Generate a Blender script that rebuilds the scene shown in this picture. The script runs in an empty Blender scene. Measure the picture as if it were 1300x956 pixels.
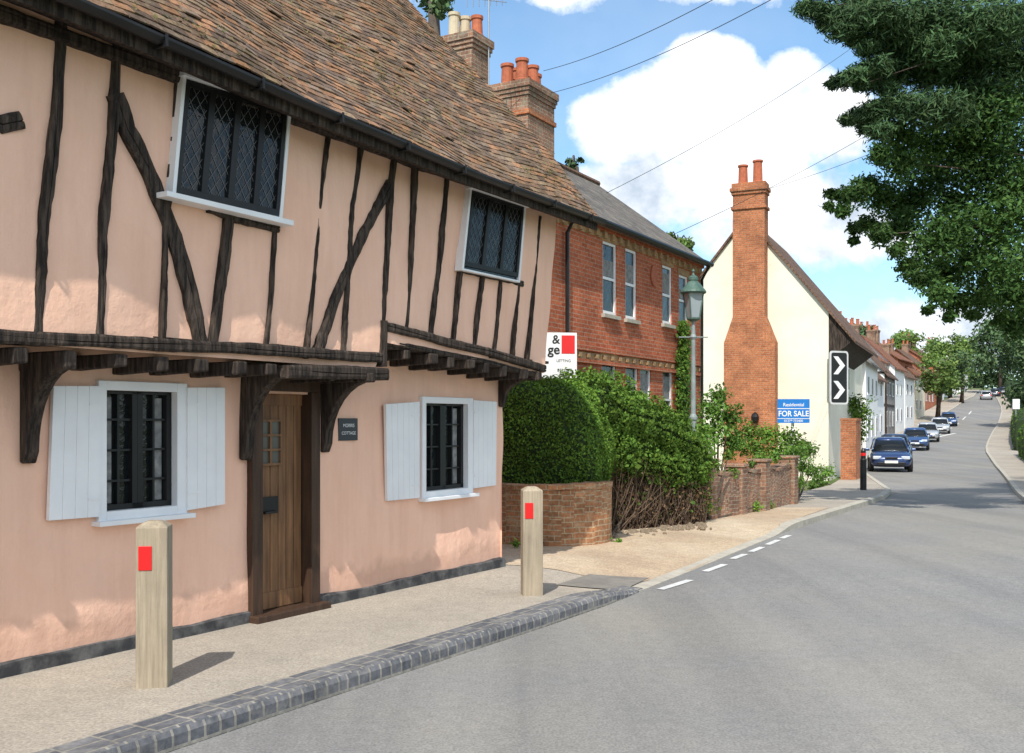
import bpy, bmesh, math, random
import numpy as np
from mathutils import Vector, Matrix
random.seed(7); RS=np.random.RandomState(5)
S=bpy.context.scene
F=1300.;CX=650.;HV=535.;H=1.65
# ---------------------------------------------------------------- ground profile
_py=[-200,0,12,20,30,48,65,85,110,157,230,320,3000]; _pz=[0,0,0,-.12,-.3,-.4,-.2,.41,1.14,5,9.3,12,12]
_ys=np.arange(-60,400,1.0); _zr=np.interp(_ys,_py,_pz)
_k=np.exp(-np.linspace(-2,2,13)**2); _k/=_k.sum()
_zs=np.convolve(np.pad(_zr,6,mode='edge'),_k,mode='valid')
def zg(y): return float(np.interp(y,_ys,_zs))
def G(u,v,dz=0.0):
    a=(HV-v)/F; f=lambda y:H+a*y-zg(y)-dz
    y=2.0
    while f(y)>0 and y<600: y+=1
    lo,hi=y-1,y
    for _ in range(30):
        m=(lo+hi)/2
        if f(m)>0: lo=m
        else: hi=m
    return ((u-CX)/F*hi,hi,zg(hi)+dz)
def PT(u,v,Y): return Vector(((u-CX)/F*Y,Y,H+(HV-v)/F*Y))
# ---------------------------------------------------------------- materials
def nt(name):
    m=bpy.data.materials.new(name); m.use_nodes=True; t=m.node_tree; t.nodes.clear()
    o=t.nodes.new('ShaderNodeOutputMaterial'); b=t.nodes.new('ShaderNodeBsdfPrincipled')
    t.links.new(b.outputs[0],o.inputs[0]); return m,t,b,o
def N(t,k,**kw):
    n=t.nodes.new(k)
    for a,b in kw.items(): setattr(n,a,b)
    return n
def noise(t,co,scale,detail=5,rough=.6):
    n=N(t,'ShaderNodeTexNoise'); n.inputs['Scale'].default_value=scale; n.inputs['Detail'].default_value=detail
    n.inputs['Roughness'].default_value=rough; t.links.new(co,n.inputs['Vector']); return n.outputs['Fac']
def ramp(t,fac,stops):
    r=N(t,'ShaderNodeValToRGB'); e=r.color_ramp.elements
    while len(e)<len(stops): e.new(.5)
    for i,(p,c) in enumerate(stops): e[i].position=p; e[i].color=(*c,1)
    t.links.new(fac,r.inputs[0]); return r.outputs[0]
def mixc(t,fac,a,b,mode='MIX'):
    m=N(t,'ShaderNodeMix',data_type='RGBA',blend_type=mode)
    if isinstance(fac,(int,float)): m.inputs[0].default_value=fac
    else: t.links.new(fac,m.inputs[0])
    for i,x in ((6,a),(7,b)):
        if isinstance(x,tuple): m.inputs[i].default_value=(*x,1)
        else: t.links.new(x,m.inputs[i])
    return m.outputs[2]
def bumpn(t,b,h,strength,dist):
    n=N(t,'ShaderNodeBump'); n.inputs['Strength'].default_value=strength; n.inputs['Distance'].default_value=dist
    t.links.new(h,n.inputs['Height']); t.links.new(n.outputs[0],b.inputs['Normal'])
def sc(c,k): return tuple(min(1,x*k) for x in c)
def pm(name,c,c2=None,scale=3,rough=.85,bump=.3,bscale=60,bd=.005,stain=.25,metal=0,spec=.3,stretch=None,coat=0,lo=.32,hi=.68):
    m,t,b,o=nt(name); tc=N(t,'ShaderNodeTexCoord').outputs['Object']; tc0=tc
    if stretch:
        mp=N(t,'ShaderNodeMapping'); mp.inputs['Scale'].default_value=stretch; t.links.new(tc,mp.inputs[0]); tc=mp.outputs[0]
    c2=c2 or sc(c,.78)
    n1=noise(t,tc,scale); col=ramp(t,n1,[(lo,c),(hi,c2)])
    if stain:
        n2=noise(t,tc0,scale*.27 if not stretch else 1.7,6,.65); st=ramp(t,n2,[(.4,(1,1,1)),(.75,(1-stain,)*3)])
        col=mixc(t,1.0,col,st,'MULTIPLY')
    t.links.new(col,b.inputs['Base Color']); b.inputs['Roughness'].default_value=rough
    b.inputs['Metallic'].default_value=metal; b.inputs['Specular IOR Level'].default_value=spec
    b.inputs['Coat Weight'].default_value=coat
    if bump: bumpn(t,b,noise(t,tc,bscale,4,.7),bump,bd)
    return m
def brick(name,c1,c2,mortar,bw=.225,bh=.075,ms=.008,dirt=.35,warp=0,blot=None):
    m,t,b,o=nt(name); uv=N(t,'ShaderNodeUVMap').outputs[0]; ob=N(t,'ShaderNodeTexCoord').outputs['Object']
    if warp:
        nz=N(t,'ShaderNodeTexNoise'); nz.inputs['Scale'].default_value=2.5; t.links.new(ob,nz.inputs['Vector'])
        v1=N(t,'ShaderNodeVectorMath',operation='SCALE'); v1.inputs['Scale'].default_value=warp; t.links.new(nz.outputs['Color'],v1.inputs[0])
        v2=N(t,'ShaderNodeVectorMath',operation='ADD'); t.links.new(uv,v2.inputs[0]); t.links.new(v1.outputs[0],v2.inputs[1]); uv=v2.outputs[0]
    br=N(t,'ShaderNodeTexBrick'); br.offset=.5
    for k,v in (('Scale',1),('Mortar Size',ms),('Mortar Smooth',.2),('Bias',0),('Brick Width',bw),('Row Height',bh)): br.inputs[k].default_value=v
    br.inputs['Color1'].default_value=(*c1,1); br.inputs['Color2'].default_value=(*c2,1); br.inputs['Mortar'].default_value=(*mortar,1)
    t.links.new(uv,br.inputs['Vector'])
    st=ramp(t,noise(t,ob,1.3,7,.7),[(.35,(1.12,1.1,1.07)),(.7,(1-dirt,)*3)])
    col=mixc(t,1.0,br.outputs['Color'],st,'MULTIPLY')
    st2=ramp(t,noise(t,ob,22,3,.6),[(.3,(1.25,1.2,1.15)),(.7,(.68,.68,.70))]); col=mixc(t,1.0,col,st2,'MULTIPLY')
    if blot:
        col=mixc(t,ramp(t,noise(t,ob,5,6,.75),[(.52,(0,0,0)),(.66,(.8,.8,.8))]),col,blot)
    t.links.new(col,b.inputs['Base Color']); b.inputs['Roughness'].default_value=.9; b.inputs['Specular IOR Level'].default_value=.2
    inv=N(t,'ShaderNodeMath',operation='SUBTRACT'); inv.inputs[0].default_value=1; t.links.new(br.outputs['Fac'],inv.inputs[1])
    bumpn(t,b,inv.outputs[0],.6,.008); return m
def leafm(name,base,trans=.3):
    m,t,b,o=nt(name); at=N(t,'ShaderNodeAttribute',attribute_name='col').outputs['Color']
    col=mixc(t,1.0,at,base,'MULTIPLY'); b.inputs['Roughness'].default_value=.7; b.inputs['Specular IOR Level'].default_value=.15
    t.links.new(col,b.inputs['Base Color'])
    if trans:
        tr=N(t,'ShaderNodeBsdfTranslucent'); col2=mixc(t,1.0,col,(1.2,1.3,.6),'MULTIPLY')
        t.links.new(col2,tr.inputs[0]); ms=N(t,'ShaderNodeMixShader'); ms.inputs[0].default_value=trans
        t.links.new(b.outputs[0],ms.inputs[1]); t.links.new(tr.outputs[0],ms.inputs[2]); t.links.new(ms.outputs[0],o.inputs[0])
    return m
def attrm(name,rough=.9,scale=30):
    m,t,b,o=nt(name); tc=N(t,'ShaderNodeTexCoord').outputs['Object']; at=N(t,'ShaderNodeAttribute',attribute_name='col').outputs['Color']
    col=mixc(t,1.0,at,ramp(t,noise(t,tc,scale,4,.7),[(.3,(1.3,1.3,1.3)),(.7,(.65,.65,.65))]),'MULTIPLY')
    li=ramp(t,noise(t,tc,13,6,.85),[(.55,(0,0,0)),(.68,(.75,.75,.75))]); col=mixc(t,li,col,(.29,.24,.14))
    l2=ramp(t,noise(t,tc,30,4,.8),[(.60,(0,0,0)),(.68,(1,1,1))]); col=mixc(t,l2,col,(.06,.052,.042))
    ln=ramp(t,noise(t,tc,1.6,6,.75),[(.45,(1,1,1)),(.7,(.62,.62,.50))]); col=mixc(t,1.0,col,ln,'MULTIPLY')
    t.links.new(col,b.inputs['Base Color']); b.inputs['Roughness'].default_value=rough; b.inputs['Specular IOR Level'].default_value=.15
    bumpn(t,b,noise(t,tc,60,4,.7),.5,.005); return m
def flat(name,c,rough=.5,metal=0,spec=.5,coat=0):
    return pm(name,c,sc(c,.93),scale=8,rough=rough,bump=0,stain=.06,metal=metal,spec=spec,coat=coat)
M={}
m,t,b,o=nt('pink_limewash'); tc=N(t,'ShaderNodeTexCoord').outputs['Object']
c_=ramp(t,noise(t,tc,1.6,6,.6),[(.3,(.885,.565,.42)),(.7,(.84,.515,.375))])
mp=N(t,'ShaderNodeMapping'); mp.inputs['Scale'].default_value=(6,6,.7); t.links.new(tc,mp.inputs[0])
c_=mixc(t,1.0,c_,ramp(t,noise(t,mp.outputs[0],1.2,6,.7),[(.42,(1,1,1)),(.80,(.90,.87,.86))]),'MULTIPLY')
c_=mixc(t,ramp(t,noise(t,tc,4.5,8,.75),[(.60,(0,0,0)),(.78,(.30,.30,.30))]),c_,(.62,.41,.31))
sxz=N(t,'ShaderNodeSeparateXYZ'); t.links.new(tc,sxz.inputs[0])
ad=N(t,'ShaderNodeMath',operation='MULTIPLY_ADD'); t.links.new(noise(t,tc,5,5,.6),ad.inputs[0]); ad.inputs[1].default_value=-.4; t.links.new(sxz.outputs[2],ad.inputs[2])
c_=mixc(t,1.0,c_,ramp(t,ad.outputs[0],[(-.05,(.78,.77,.77)),(.14,(1,1,1))]),'MULTIPLY')
t.links.new(c_,b.inputs['Base Color']); b.inputs['Roughness'].default_value=.9; b.inputs['Specular IOR Level'].default_value=.15
ha=N(t,'ShaderNodeMath',operation='MULTIPLY_ADD'); t.links.new(noise(t,tc,60,4,.7),ha.inputs[0]); ha.inputs[1].default_value=.18; t.links.new(noise(t,tc,7,5,.55),ha.inputs[2])
bumpn(t,b,ha.outputs[0],.6,.018); M['pink']=m
M['timber']=pm('dark_timber',(.022,.016,.013),(.15,.11,.085),scale=11,rough=.85,bump=1.0,bscale=22,bd=.02,stretch=(3,3,.35),stain=.45,lo=.40,hi=.78)
M['white']=pm('white_paint',(.84,.84,.84),(.78,.78,.79),scale=3,rough=.45,bump=.15,bscale=30,stain=.10)
M['black']=pm('black_paint',(.010,.010,.011),(.018,.018,.018),rough=.4,bump=.1,stain=0)
M['door']=pm('oak_door',(.27,.135,.06),(.12,.062,.030),scale=9,rough=.5,bump=.5,bscale=40,bd=.004,stretch=(3,3,.2),stain=.35)
M['doorframe']=pm('dark_oak_frame',(.085,.045,.026),(.04,.023,.015),scale=9,rough=.6,bump=.6,stretch=(3,3,.2))
M['plinth']=pm('dark_plinth_paint',(.045,.045,.048),(.17,.165,.16),scale=6,bump=.5,bscale=20,bd=.01,lo=.42,hi=.72)
M['tile']=attrm('clay_tile')
M['brickred']=brick('red_brick',(.52,.15,.072),(.40,.105,.052),(.42,.27,.19),dirt=.35)
M['brickold']=brick('old_brown_brick',(.38,.20,.13),(.24,.15,.11),(.42,.35,.27),dirt=.5,warp=.03,blot=(.30,.27,.20))
M['brickwall']=brick('garden_wall_brick',(.46,.22,.11),(.32,.165,.085),(.47,.38,.26),dirt=.5,warp=.03,blot=(.42,.31,.19))
M['brickchim']=brick('orange_chimney_brick',(.52,.19,.085),(.38,.13,.06),(.40,.28,.19),dirt=.4)
M['yellow']=brick('buff_brick',(.46,.31,.16),(.40,.24,.12),(.40,.30,.21))
M['blue']=brick('blue_kerb_brick',(.12,.13,.15),(.185,.19,.205),(.30,.29,.26),bw=.11,bh=.24,ms=.01,dirt=.5,blot=(.23,.22,.20))
M['slate']=brick('slate',(.19,.175,.16),(.13,.12,.115),(.07,.07,.07),bw=.3,bh=.2,ms=.008,blot=(.25,.23,.17))
M['farred']=brick('far_clay_tile',(.30,.13,.08),(.22,.10,.065),(.14,.08,.05),bw=.2,bh=.14,ms=.012)
M['farbrown']=brick('far_brown_tile',(.21,.13,.09),(.15,.095,.07),(.08,.06,.05),bw=.2,bh=.14,ms=.012)
M['cream']=pm('cream_render',(.83,.79,.66),(.79,.74,.60),scale=1.5,bump=.3,bscale=25,stain=.16)
M['farwhite']=pm('white_render',(.84,.84,.82),(.80,.79,.77),scale=1.5,bump=.2,stain=.10)
M['farcream']=pm('pale_yellow_render',(.78,.70,.54),(.72,.64,.49),scale=1.5,bump=.2,stain=.15)
M['terra']=pm('terracotta',(.50,.15,.072),(.36,.10,.05),scale=10,rough=.7,bump=.2)
M['creampot']=pm('cream_pot',(.62,.52,.36),(.5,.42,.3),scale=10,bump=.2)
M['lead']=pm('lead_flashing',(.45,.46,.47),scale=8,bump=.2)
M['stone']=pm('stone_sill',(.50,.46,.38),scale=8,bump=.2)
M['earth']=pm('earthy_stone',(.26,.20,.14),(.17,.13,.09),scale=8,bump=.4)
m,t,b,o=nt('dark_glass'); b.inputs['Base Color'].default_value=(.010,.012,.013,1); b.inputs['Roughness'].default_value=.08; b.inputs['Specular IOR Level'].default_value=.4
bumpn(t,b,noise(t,N(t,'ShaderNodeTexCoord').outputs['Object'],7,4,.6),.8,.012); M['glass']=m
m,t,b,o=nt('grey_leaded_glass'); b.inputs['Base Color'].default_value=(.10,.095,.085,1); b.inputs['Roughness'].default_value=.2; M['doorglass']=m
M['leadcame']=flat('lead_came',(.10,.10,.105),rough=.5)
M['wood']=pm('weathered_post_wood',(.44,.365,.265),(.29,.24,.175),scale=10,bump=.7,bscale=26,bd=.006,stretch=(5,5,.22),stain=.3)
M['bark']=pm('bark',(.11,.085,.06),(.06,.045,.035),scale=10,bump=.8,bscale=25,bd=.02)
M['twig']=pm('dead_twig',(.15,.10,.065),(.08,.053,.037),scale=10,bump=0)
M['red']=flat('red_reflector',(.70,.012,.012),rough=.3)
M['lampgreen']=pm('verdigris_paint',(.055,.11,.085),(.10,.16,.13),scale=12,rough=.5,bump=.2)
M['lampgrey']=pm('grey_lamp_post_paint',(.27,.31,.31),(.19,.23,.23),scale=9,rough=.5,bump=.2)
M['lampglass']=flat('lantern_glass',(.30,.34,.36),rough=.12)
M['signblue']=flat('sign_blue',(.012,.19,.58),rough=.4)
M['ink']=flat('black_ink',(.01,.01,.01),rough=.5)
M['signgrey']=flat('sign_grey',(.60,.61,.61),rough=.5)
M['plaque']=flat('slate_plaque',(.025,.027,.035),rough=.4)
M['metal']=flat('galvanised_metal',(.35,.36,.37),rough=.4,metal=.6)
M['rubber']=flat('rubber',(.015,.015,.016),rough=.8)
M['rim']=flat('wheel_alloy',(.45,.45,.46),rough=.35,metal=.6)
M['headlight']=flat('headlight_glass',(.62,.66,.70),rough=.1)
M['plate']=flat('number_plate_white',(.75,.75,.72),rough=.4)
M['leaf_hedge']=leafm('hedge_leaf',(.105,.19,.030),.2)
M['leaf_hedge2']=leafm('hedge_leaf_bright',(.125,.225,.034),.2)
M['leaf_tree']=leafm('tree_leaf',(.056,.112,.030),.25)
M['leaf_pine']=leafm('pine_needle',(.050,.094,.036),0)
M['leaf_mid']=leafm('shrub_leaf',(.12,.22,.045),.3)
M['leaf_far']=leafm('far_leaf',(.13,.20,.055),.2)
M['leaf_dark']=leafm('far_dark_leaf',(.070,.115,.048),0)
M['leaf_brown']=leafm('dead_leaf',(.16,.105,.06),.1)
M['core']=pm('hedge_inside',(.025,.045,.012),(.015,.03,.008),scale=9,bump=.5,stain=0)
# ---------------------------------------------------------------- mesh helpers
COL=S.collection; INV={}
def finish(o,parent):
    COL.objects.link(o)
    if parent is not None:
        o.parent=parent
        if parent.name in INV: o.matrix_parent_inverse=INV[parent.name]
    return o
def thing(name,label,cat,loc,group=None):
    e=bpy.data.objects.new(name,None); e.empty_display_size=.2; COL.objects.link(e); e.location=loc
    e['label']=label; e['category']=cat
    if group: e['group']=group
    INV[e.name]=Matrix.Translation(-Vector(loc)); return e
def tag(o,label,cat,group=None):
    o['label']=label; o['category']=cat
    if group: o['group']=group
    return o
def boxuv(me):
    nl=len(me.loops)
    if nl==0: return
    co=np.empty(len(me.vertices)*3); me.vertices.foreach_get('co',co); co=co.reshape(-1,3)
    vi=np.empty(nl,int); me.loops.foreach_get('vertex_index',vi)
    npz=len(me.polygons); nn=np.empty(npz*3); me.polygons.foreach_get('normal',nn); nn=nn.reshape(-1,3)
    tot=np.empty(npz,int); me.polygons.foreach_get('loop_total',tot)
    nl_=np.repeat(nn,tot,axis=0)
    tx=np.stack([-nl_[:,1],nl_[:,0],np.zeros(nl)],1); ln=np.linalg.norm(tx,axis=1); bad=ln<.05; tx[bad]=(.85,-.53,0); ln[bad]=1; tx/=ln[:,None]
    by=np.cross(nl_,tx); p=co[vi]; uv=np.stack([(p*tx).sum(1),(p*by).sum(1)],1)
    l=me.uv_layers.new(name='UVMap'); l.data.foreach_set('uv',uv.ravel())
class MB:
    def __init__(s): s.v=[]; s.f=[]
    def box(s,o,a,b,c):
        i=len(s.v); o,a,b,c=map(Vector,(o,a,b,c))
        for k in (0,1):
            for p in (o,o+a,o+a+b,o+b): s.v.append(tuple(p+c*k))
        s.f+=[(i,i+3,i+2,i+1),(i+4,i+5,i+6,i+7),(i,i+1,i+5,i+4),(i+1,i+2,i+6,i+5),(i+2,i+3,i+7,i+6),(i+3,i,i+4,i+7)]
    def cb(s,c,sz,rz=0):
        R=Matrix.Rotation(rz,3,'Z'); a,b,d=(R@Vector((sz[0],0,0)),R@Vector((0,sz[1],0)),Vector((0,0,sz[2])))
        s.box(Vector(c)-(a+b+d)/2,a,b,d)
    def hexa(s,p):
        i=len(s.v); s.v+= [tuple(x) for x in p]
        s.f+=[(i,i+3,i+2,i+1),(i+4,i+5,i+6,i+7),(i,i+1,i+5,i+4),(i+1,i+2,i+6,i+5),(i+2,i+3,i+7,i+6),(i+3,i,i+4,i+7)]
    def quad(s,*p):
        i=len(s.v); s.v+=[tuple(x) for x in p]; s.f.append(tuple(range(i,i+len(p))))
    def prism(s,pts,vec):
        i=len(s.v); n=len(pts); vec=Vector(vec)
        s.v+=[tuple(Vector(p)) for p in pts]+[tuple(Vector(p)+vec) for p in pts]
        s.f.append(tuple(range(i,i+n))); s.f.append(tuple(range(i+2*n-1,i+n-1,-1)))
        for k in range(n): s.f.append((i+k,i+(k+1)%n,i+n+(k+1)%n,i+n+k))
    def tube(s,pts,rad,n=8,cap=True):
        pts=[Vector(p) for p in pts]
        if not hasattr(rad,'__len__'): rad=[rad]*len(pts)
        i0=len(s.v)
        for k,p in enumerate(pts):
            d=(pts[min(k+1,len(pts)-1)]-pts[max(k-1,0)]).normalized()
            a=d.cross(Vector((0,0,1)))
            if a.length<.05: a=d.cross(Vector((0,1,0)))
            a.normalize(); b=d.cross(a)
            for j in range(n):
                th=2*math.pi*j/n; s.v.append(tuple(p+(a*math.cos(th)+b*math.sin(th))*rad[k]))
        for k in range(len(pts)-1):
            for j in range(n):
                a=i0+k*n+j; b=i0+k*n+(j+1)%n; s.f.append((a,b,b+n,a+n))
        if cap: s.f.append(tuple(range(i0,i0+n))); s.f.append(tuple(range(i0+(len(pts)-1)*n,i0+len(pts)*n)))
    def lathe(s,c,prof,n=16,rot=0):
        i0=len(s.v); c=Vector(c)
        for r,z in prof:
            for j in range(n):
                th=rot+2*math.pi*j/n; s.v.append((c.x+r*math.cos(th),c.y+r*math.sin(th),c.z+z))
        for k in range(len(prof)-1):
            for j in range(n):
                a=i0+k*n+j; b=i0+k*n+(j+1)%n; s.f.append((a,b,b+n,a+n))
        s.f.append(tuple(range(i0,i0+n))); s.f.append(tuple(range(i0+(len(prof)-1)*n,i0+len(prof)*n)))
    def obj(s,name,mat,parent=None,smooth=False,bevel=0,recalc=True):
        me=bpy.data.meshes.new(name); me.from_pydata(s.v,[],s.f)
        if recalc:
            bm=bmesh.new(); bm.from_mesh(me); bmesh.ops.recalc_face_normals(bm,faces=bm.faces); bm.to_mesh(me); bm.free()
        me.update(); boxuv(me); me.materials.append(M[mat] if isinstance(mat,str) else mat)
        if smooth: me.polygons.foreach_set('use_smooth',[True]*len(me.polygons))
        o=bpy.data.objects.new(name,me); finish(o,parent)
        if bevel:
            b=o.modifiers.new('bevel','BEVEL'); b.width=bevel; b.segments=2; b.limit_method='ANGLE'
        return o
def copy_thing(top):
    def rec(o,par):
        c=o.copy(); COL.objects.link(c)
        if par is not None: c.parent=par; c.matrix_parent_inverse=o.matrix_parent_inverse.copy()
        for ch in list(o.children): rec(ch,c)
        return c
    return rec(top,None)
def text(body,center,right,up,size,mat,parent,sx=1.0,bold=0):
    cu=bpy.data.curves.new('lettering','FONT'); cu.body=body; cu.size=1; cu.align_x='CENTER'; cu.align_y='CENTER'; cu.offset=bold
    ob=bpy.data.objects.new('lettering_tmp',cu); COL.objects.link(ob); bpy.context.view_layer.update()
    me=bpy.data.meshes.new_from_object(ob.evaluated_get(bpy.context.evaluated_depsgraph_get())); bpy.data.objects.remove(ob)
    r=Vector(right).normalized(); u=Vector(up).normalized(); n=r.cross(u); c=Vector(center)
    for v in me.vertices: p=v.co.copy(); v.co=c+r*p.x*size*sx+u*p.y*size+n*.004
    me.materials.clear(); me.materials.append(M[mat]); me.name='lettering'
    return finish(bpy.data.objects.new('lettering',me),parent)
class Fac:
    def __init__(s,o,d):
        s.o=Vector(o); s.d=Vector(d).normalized(); s.n=Vector((s.d.y,-s.d.x))
    def W(s,S_,off,z): return Vector((s.o.x+s.d.x*S_+s.n.x*off,s.o.y+s.d.y*S_+s.n.y*off,z))
    def uv(s,u,v,off=0):
        k=(u-CX)/F; x=s.o.x+s.n.x*off; y=s.o.y+s.n.y*off
        S_=(k*y-x)/(s.d.x-k*s.d.y); Y=y+S_*s.d.y
        return S_,H+(HV-v)/F*Y
    def d3(s): return Vector((s.d.x,s.d.y,0))
    def n3(s): return Vector((s.n.x,s.n.y,0))
def blin(C,a,b):
    TL,TR,BR,BL=C
    return tuple((TL[i]*(1-a)+TR[i]*a)*b+(BL[i]*(1-a)+BR[i]*a)*(1-b) for i in (0,1))
def qb(mb,fac,C,a0,a1,b0,b1,o0,o1):
    P=[]
    for off in (o0,o1):
        for a,b in ((a0,b0),(a1,b0),(a1,b1),(a0,b1)):
            s_,z=blin(C,a,b); P.append(fac.W(s_,off,z))
    mb.hexa(P)
def pxq(fac,pts,off): return [fac.uv(u,v,off) for u,v in pts]
def lattice(mb,fac,C,a0,a1,b0,b1,step,off,wd=.006):
    w=abs(C[1][0]-C[0][0])*(a1-a0); h=abs(C[0][1]-C[3][1])*(b1-b0); k=1.45
    for sg in (1,-1):
        c=-k*w-step
        while c<h+k*w:
            pts=[]
            for x in (0,w):
                y=sg*k*x+c
                if 0<=y<=h: pts.append((x,y))
            for y in (0,h):
                x=(y-c)/(sg*k)
                if 0<x<w: pts.append((x,y))
            if len(pts)>=2:
                (x1,y1),(x2,y2)=pts[0],pts[1]; L=math.hypot(x2-x1,y2-y1)
                if L>.02:
                    nx,ny=-(y2-y1)/L*wd,(x2-x1)/L*wd; q=[]
                    for x,y in ((x1-nx,y1-ny),(x2-nx,y2-ny),(x2+nx,y2+ny),(x1+nx,y1+ny)):
                        s_,z=blin(C,a0+(a1-a0)*x/w,b0+(b1-b0)*y/h); q.append(fac.W(s_,off,z))
                    mb.quad(*q)
            c+=step
def sheet(name,Lp,Rp,n,m,dz,mat,extra=None):
    k=len(Lp); verts=[];faces=[]
    tt=np.linspace(0,k-1,n+1); L=np.array([p[:2] for p in Lp]);R=np.array([p[:2] for p in Rp]); ix=np.arange(k)
    for t_ in tt:
        l=np.array([np.interp(t_,ix,L[:,0]),np.interp(t_,ix,L[:,1])]); r=np.array([np.interp(t_,ix,R[:,0]),np.interp(t_,ix,R[:,1])])
        for j in range(m+1):
            p=l+(r-l)*j/m; verts.append((p[0],p[1],zg(p[1])+dz+(extra(p[0],p[1]) if extra else 0)))
    for i in range(n):
        for j in range(m): a=i*(m+1)+j; faces.append((a,a+1,a+m+2,a+m+1))
    mb=MB(); mb.v=verts; mb.f=faces; o=mb.obj(name,mat,recalc=False)
    o['kind']='structure'; return o
def dens(P,step):
    out=[Vector(P[0][:2])]
    for i in range(1,len(P)):
        a=Vector(P[i-1][:2]); b=Vector(P[i][:2]); k=max(1,int((b-a).length/step))
        for j in range(1,k+1): out.append(a+(b-a)*j/k)
    return out
def smoothp(P,it=2):
    P=[Vector(p[:2]) for p in P]
    for _ in range(it):
        Q=[P[0]]
        for i in range(len(P)-1): Q+= [P[i]*.75+P[i+1]*.25,P[i]*.25+P[i+1]*.75]
        P=Q+[P[-1]]
    return P
def sweep(name,P,prof,mat,kind='structure',ex=None):
    mb=MB(); k=len(prof)
    for i,p in enumerate(P):
        d=(P[min(i+1,len(P)-1)]-P[max(i-1,0)]).normalized(); l=Vector((-d.y,d.x))
        for a,dz in prof: q=p+l*a; mb.v.append((q.x,q.y,zg(p.y)+(max(dz+ex(q.x,q.y),-.098) if ex and dz>-.09 else dz)))
    for i in range(len(P)-1):
        for j in range(k-1): a=i*k+j; mb.f.append((a,a+1,a+k+1,a+k))
    o=mb.obj(name,mat,recalc=False)
    if kind: o['kind']=kind
    return o
# ---------------------------------------------------------------- foliage
def leafmesh(name,pos,nrm,size,mat,parent,tint,aspect=.5,vary=.35):
    n=len(pos); rnd=RS.normal(size=(n,3)); t1=np.cross(nrm,rnd); t1/=np.linalg.norm(t1,axis=1)[:,None]+1e-9
    t2=np.cross(nrm,t1); sz=size*(.6+.8*RS.rand(n))[:,None]
    v=np.stack([pos-t1*sz*.5,pos+t2*sz*.5*aspect,pos+t1*sz*.5,pos-t2*sz*.5*aspect],1).reshape(-1,3)
    me=bpy.data.meshes.new(name); me.vertices.add(4*n); me.vertices.foreach_set('co',v.ravel()); me.loops.add(4*n)
    me.loops.foreach_set('vertex_index',np.arange(4*n)); me.polygons.add(n); me.polygons.foreach_set('loop_start',np.arange(n)*4)
    me.update(calc_edges=True); c=(1-vary+2*vary*RS.rand(n))*tint; hue=(RS.rand(n)-.5)*.25
    col=np.stack([c*(1+hue),c,c*(1-hue*.6),np.ones(n)],1); col=np.repeat(col,4,axis=0)
    a=me.color_attributes.new('col','FLOAT_COLOR','POINT'); a.data.foreach_set('color',col.ravel())
    me.materials.append(M[mat]); return finish(bpy.data.objects.new(name,me),parent)
def blobleaves(name,blobs,dens_,size,mat,parent,aspect=.5,power=.45,lin=False,flatz=.8):
    P=[];Nn=[];T=[]
    for (x,y,z,r) in blobs:
        n=int(dens_*(r if lin else r*r))+20
        d=RS.normal(size=(n,3)); d/=np.linalg.norm(d,axis=1)[:,None]
        rr=RS.rand(n)**power; lump=1+.28*np.sin(d[:,0]*5+x*3)*np.cos(d[:,1]*4+z*2)+.22*np.sin(d[:,2]*7+y)+.18*RS.normal(size=n)
        p=np.array([x,y,z])+d*(rr*lump*r)[:,None]*np.array([1,1,flatz]); P.append(p)
        nn=d*.6+RS.normal(size=(n,3))*.7+np.array([0,0,.4]); nn/=np.linalg.norm(nn,axis=1)[:,None]; Nn.append(nn)
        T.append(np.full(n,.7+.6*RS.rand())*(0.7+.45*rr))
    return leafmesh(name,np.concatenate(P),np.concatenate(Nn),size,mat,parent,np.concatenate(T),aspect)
def core(center,hs,ex,rz,warp=None,nu=36,nv=22,rough=.03):
    V=[];Fc=[]
    def sp(x,e): return math.copysign(abs(x)**e,x)
    for i in range(nv+1):
        ph=-math.pi/2+math.pi*i/nv
        for j in range(nu):
            th=2*math.pi*j/nu
            x=sp(math.cos(ph),ex)*sp(math.cos(th),ex); y=sp(math.cos(ph),ex)*sp(math.sin(th),ex); z=sp(math.sin(ph),ex)
            q=1+rough*math.sin(x*7+z*5)*math.cos(y*6+x*3)+rough*.6*(random.random()-.5)
            p=[x*hs[0]*q,y*hs[1]*q,z*hs[2]*q]
            if warp: p=warp(p,(x,y,z))
            c,s_=math.cos(rz),math.sin(rz); V.append((center[0]+p[0]*c-p[1]*s_,center[1]+p[0]*s_+p[1]*c,center[2]+p[2]))
    for i in range(nv):
        for j in range(nu): a=i*nu+j;b=i*nu+(j+1)%nu; Fc.append((a,b,b+nu,a+nu))
    return V,Fc
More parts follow.
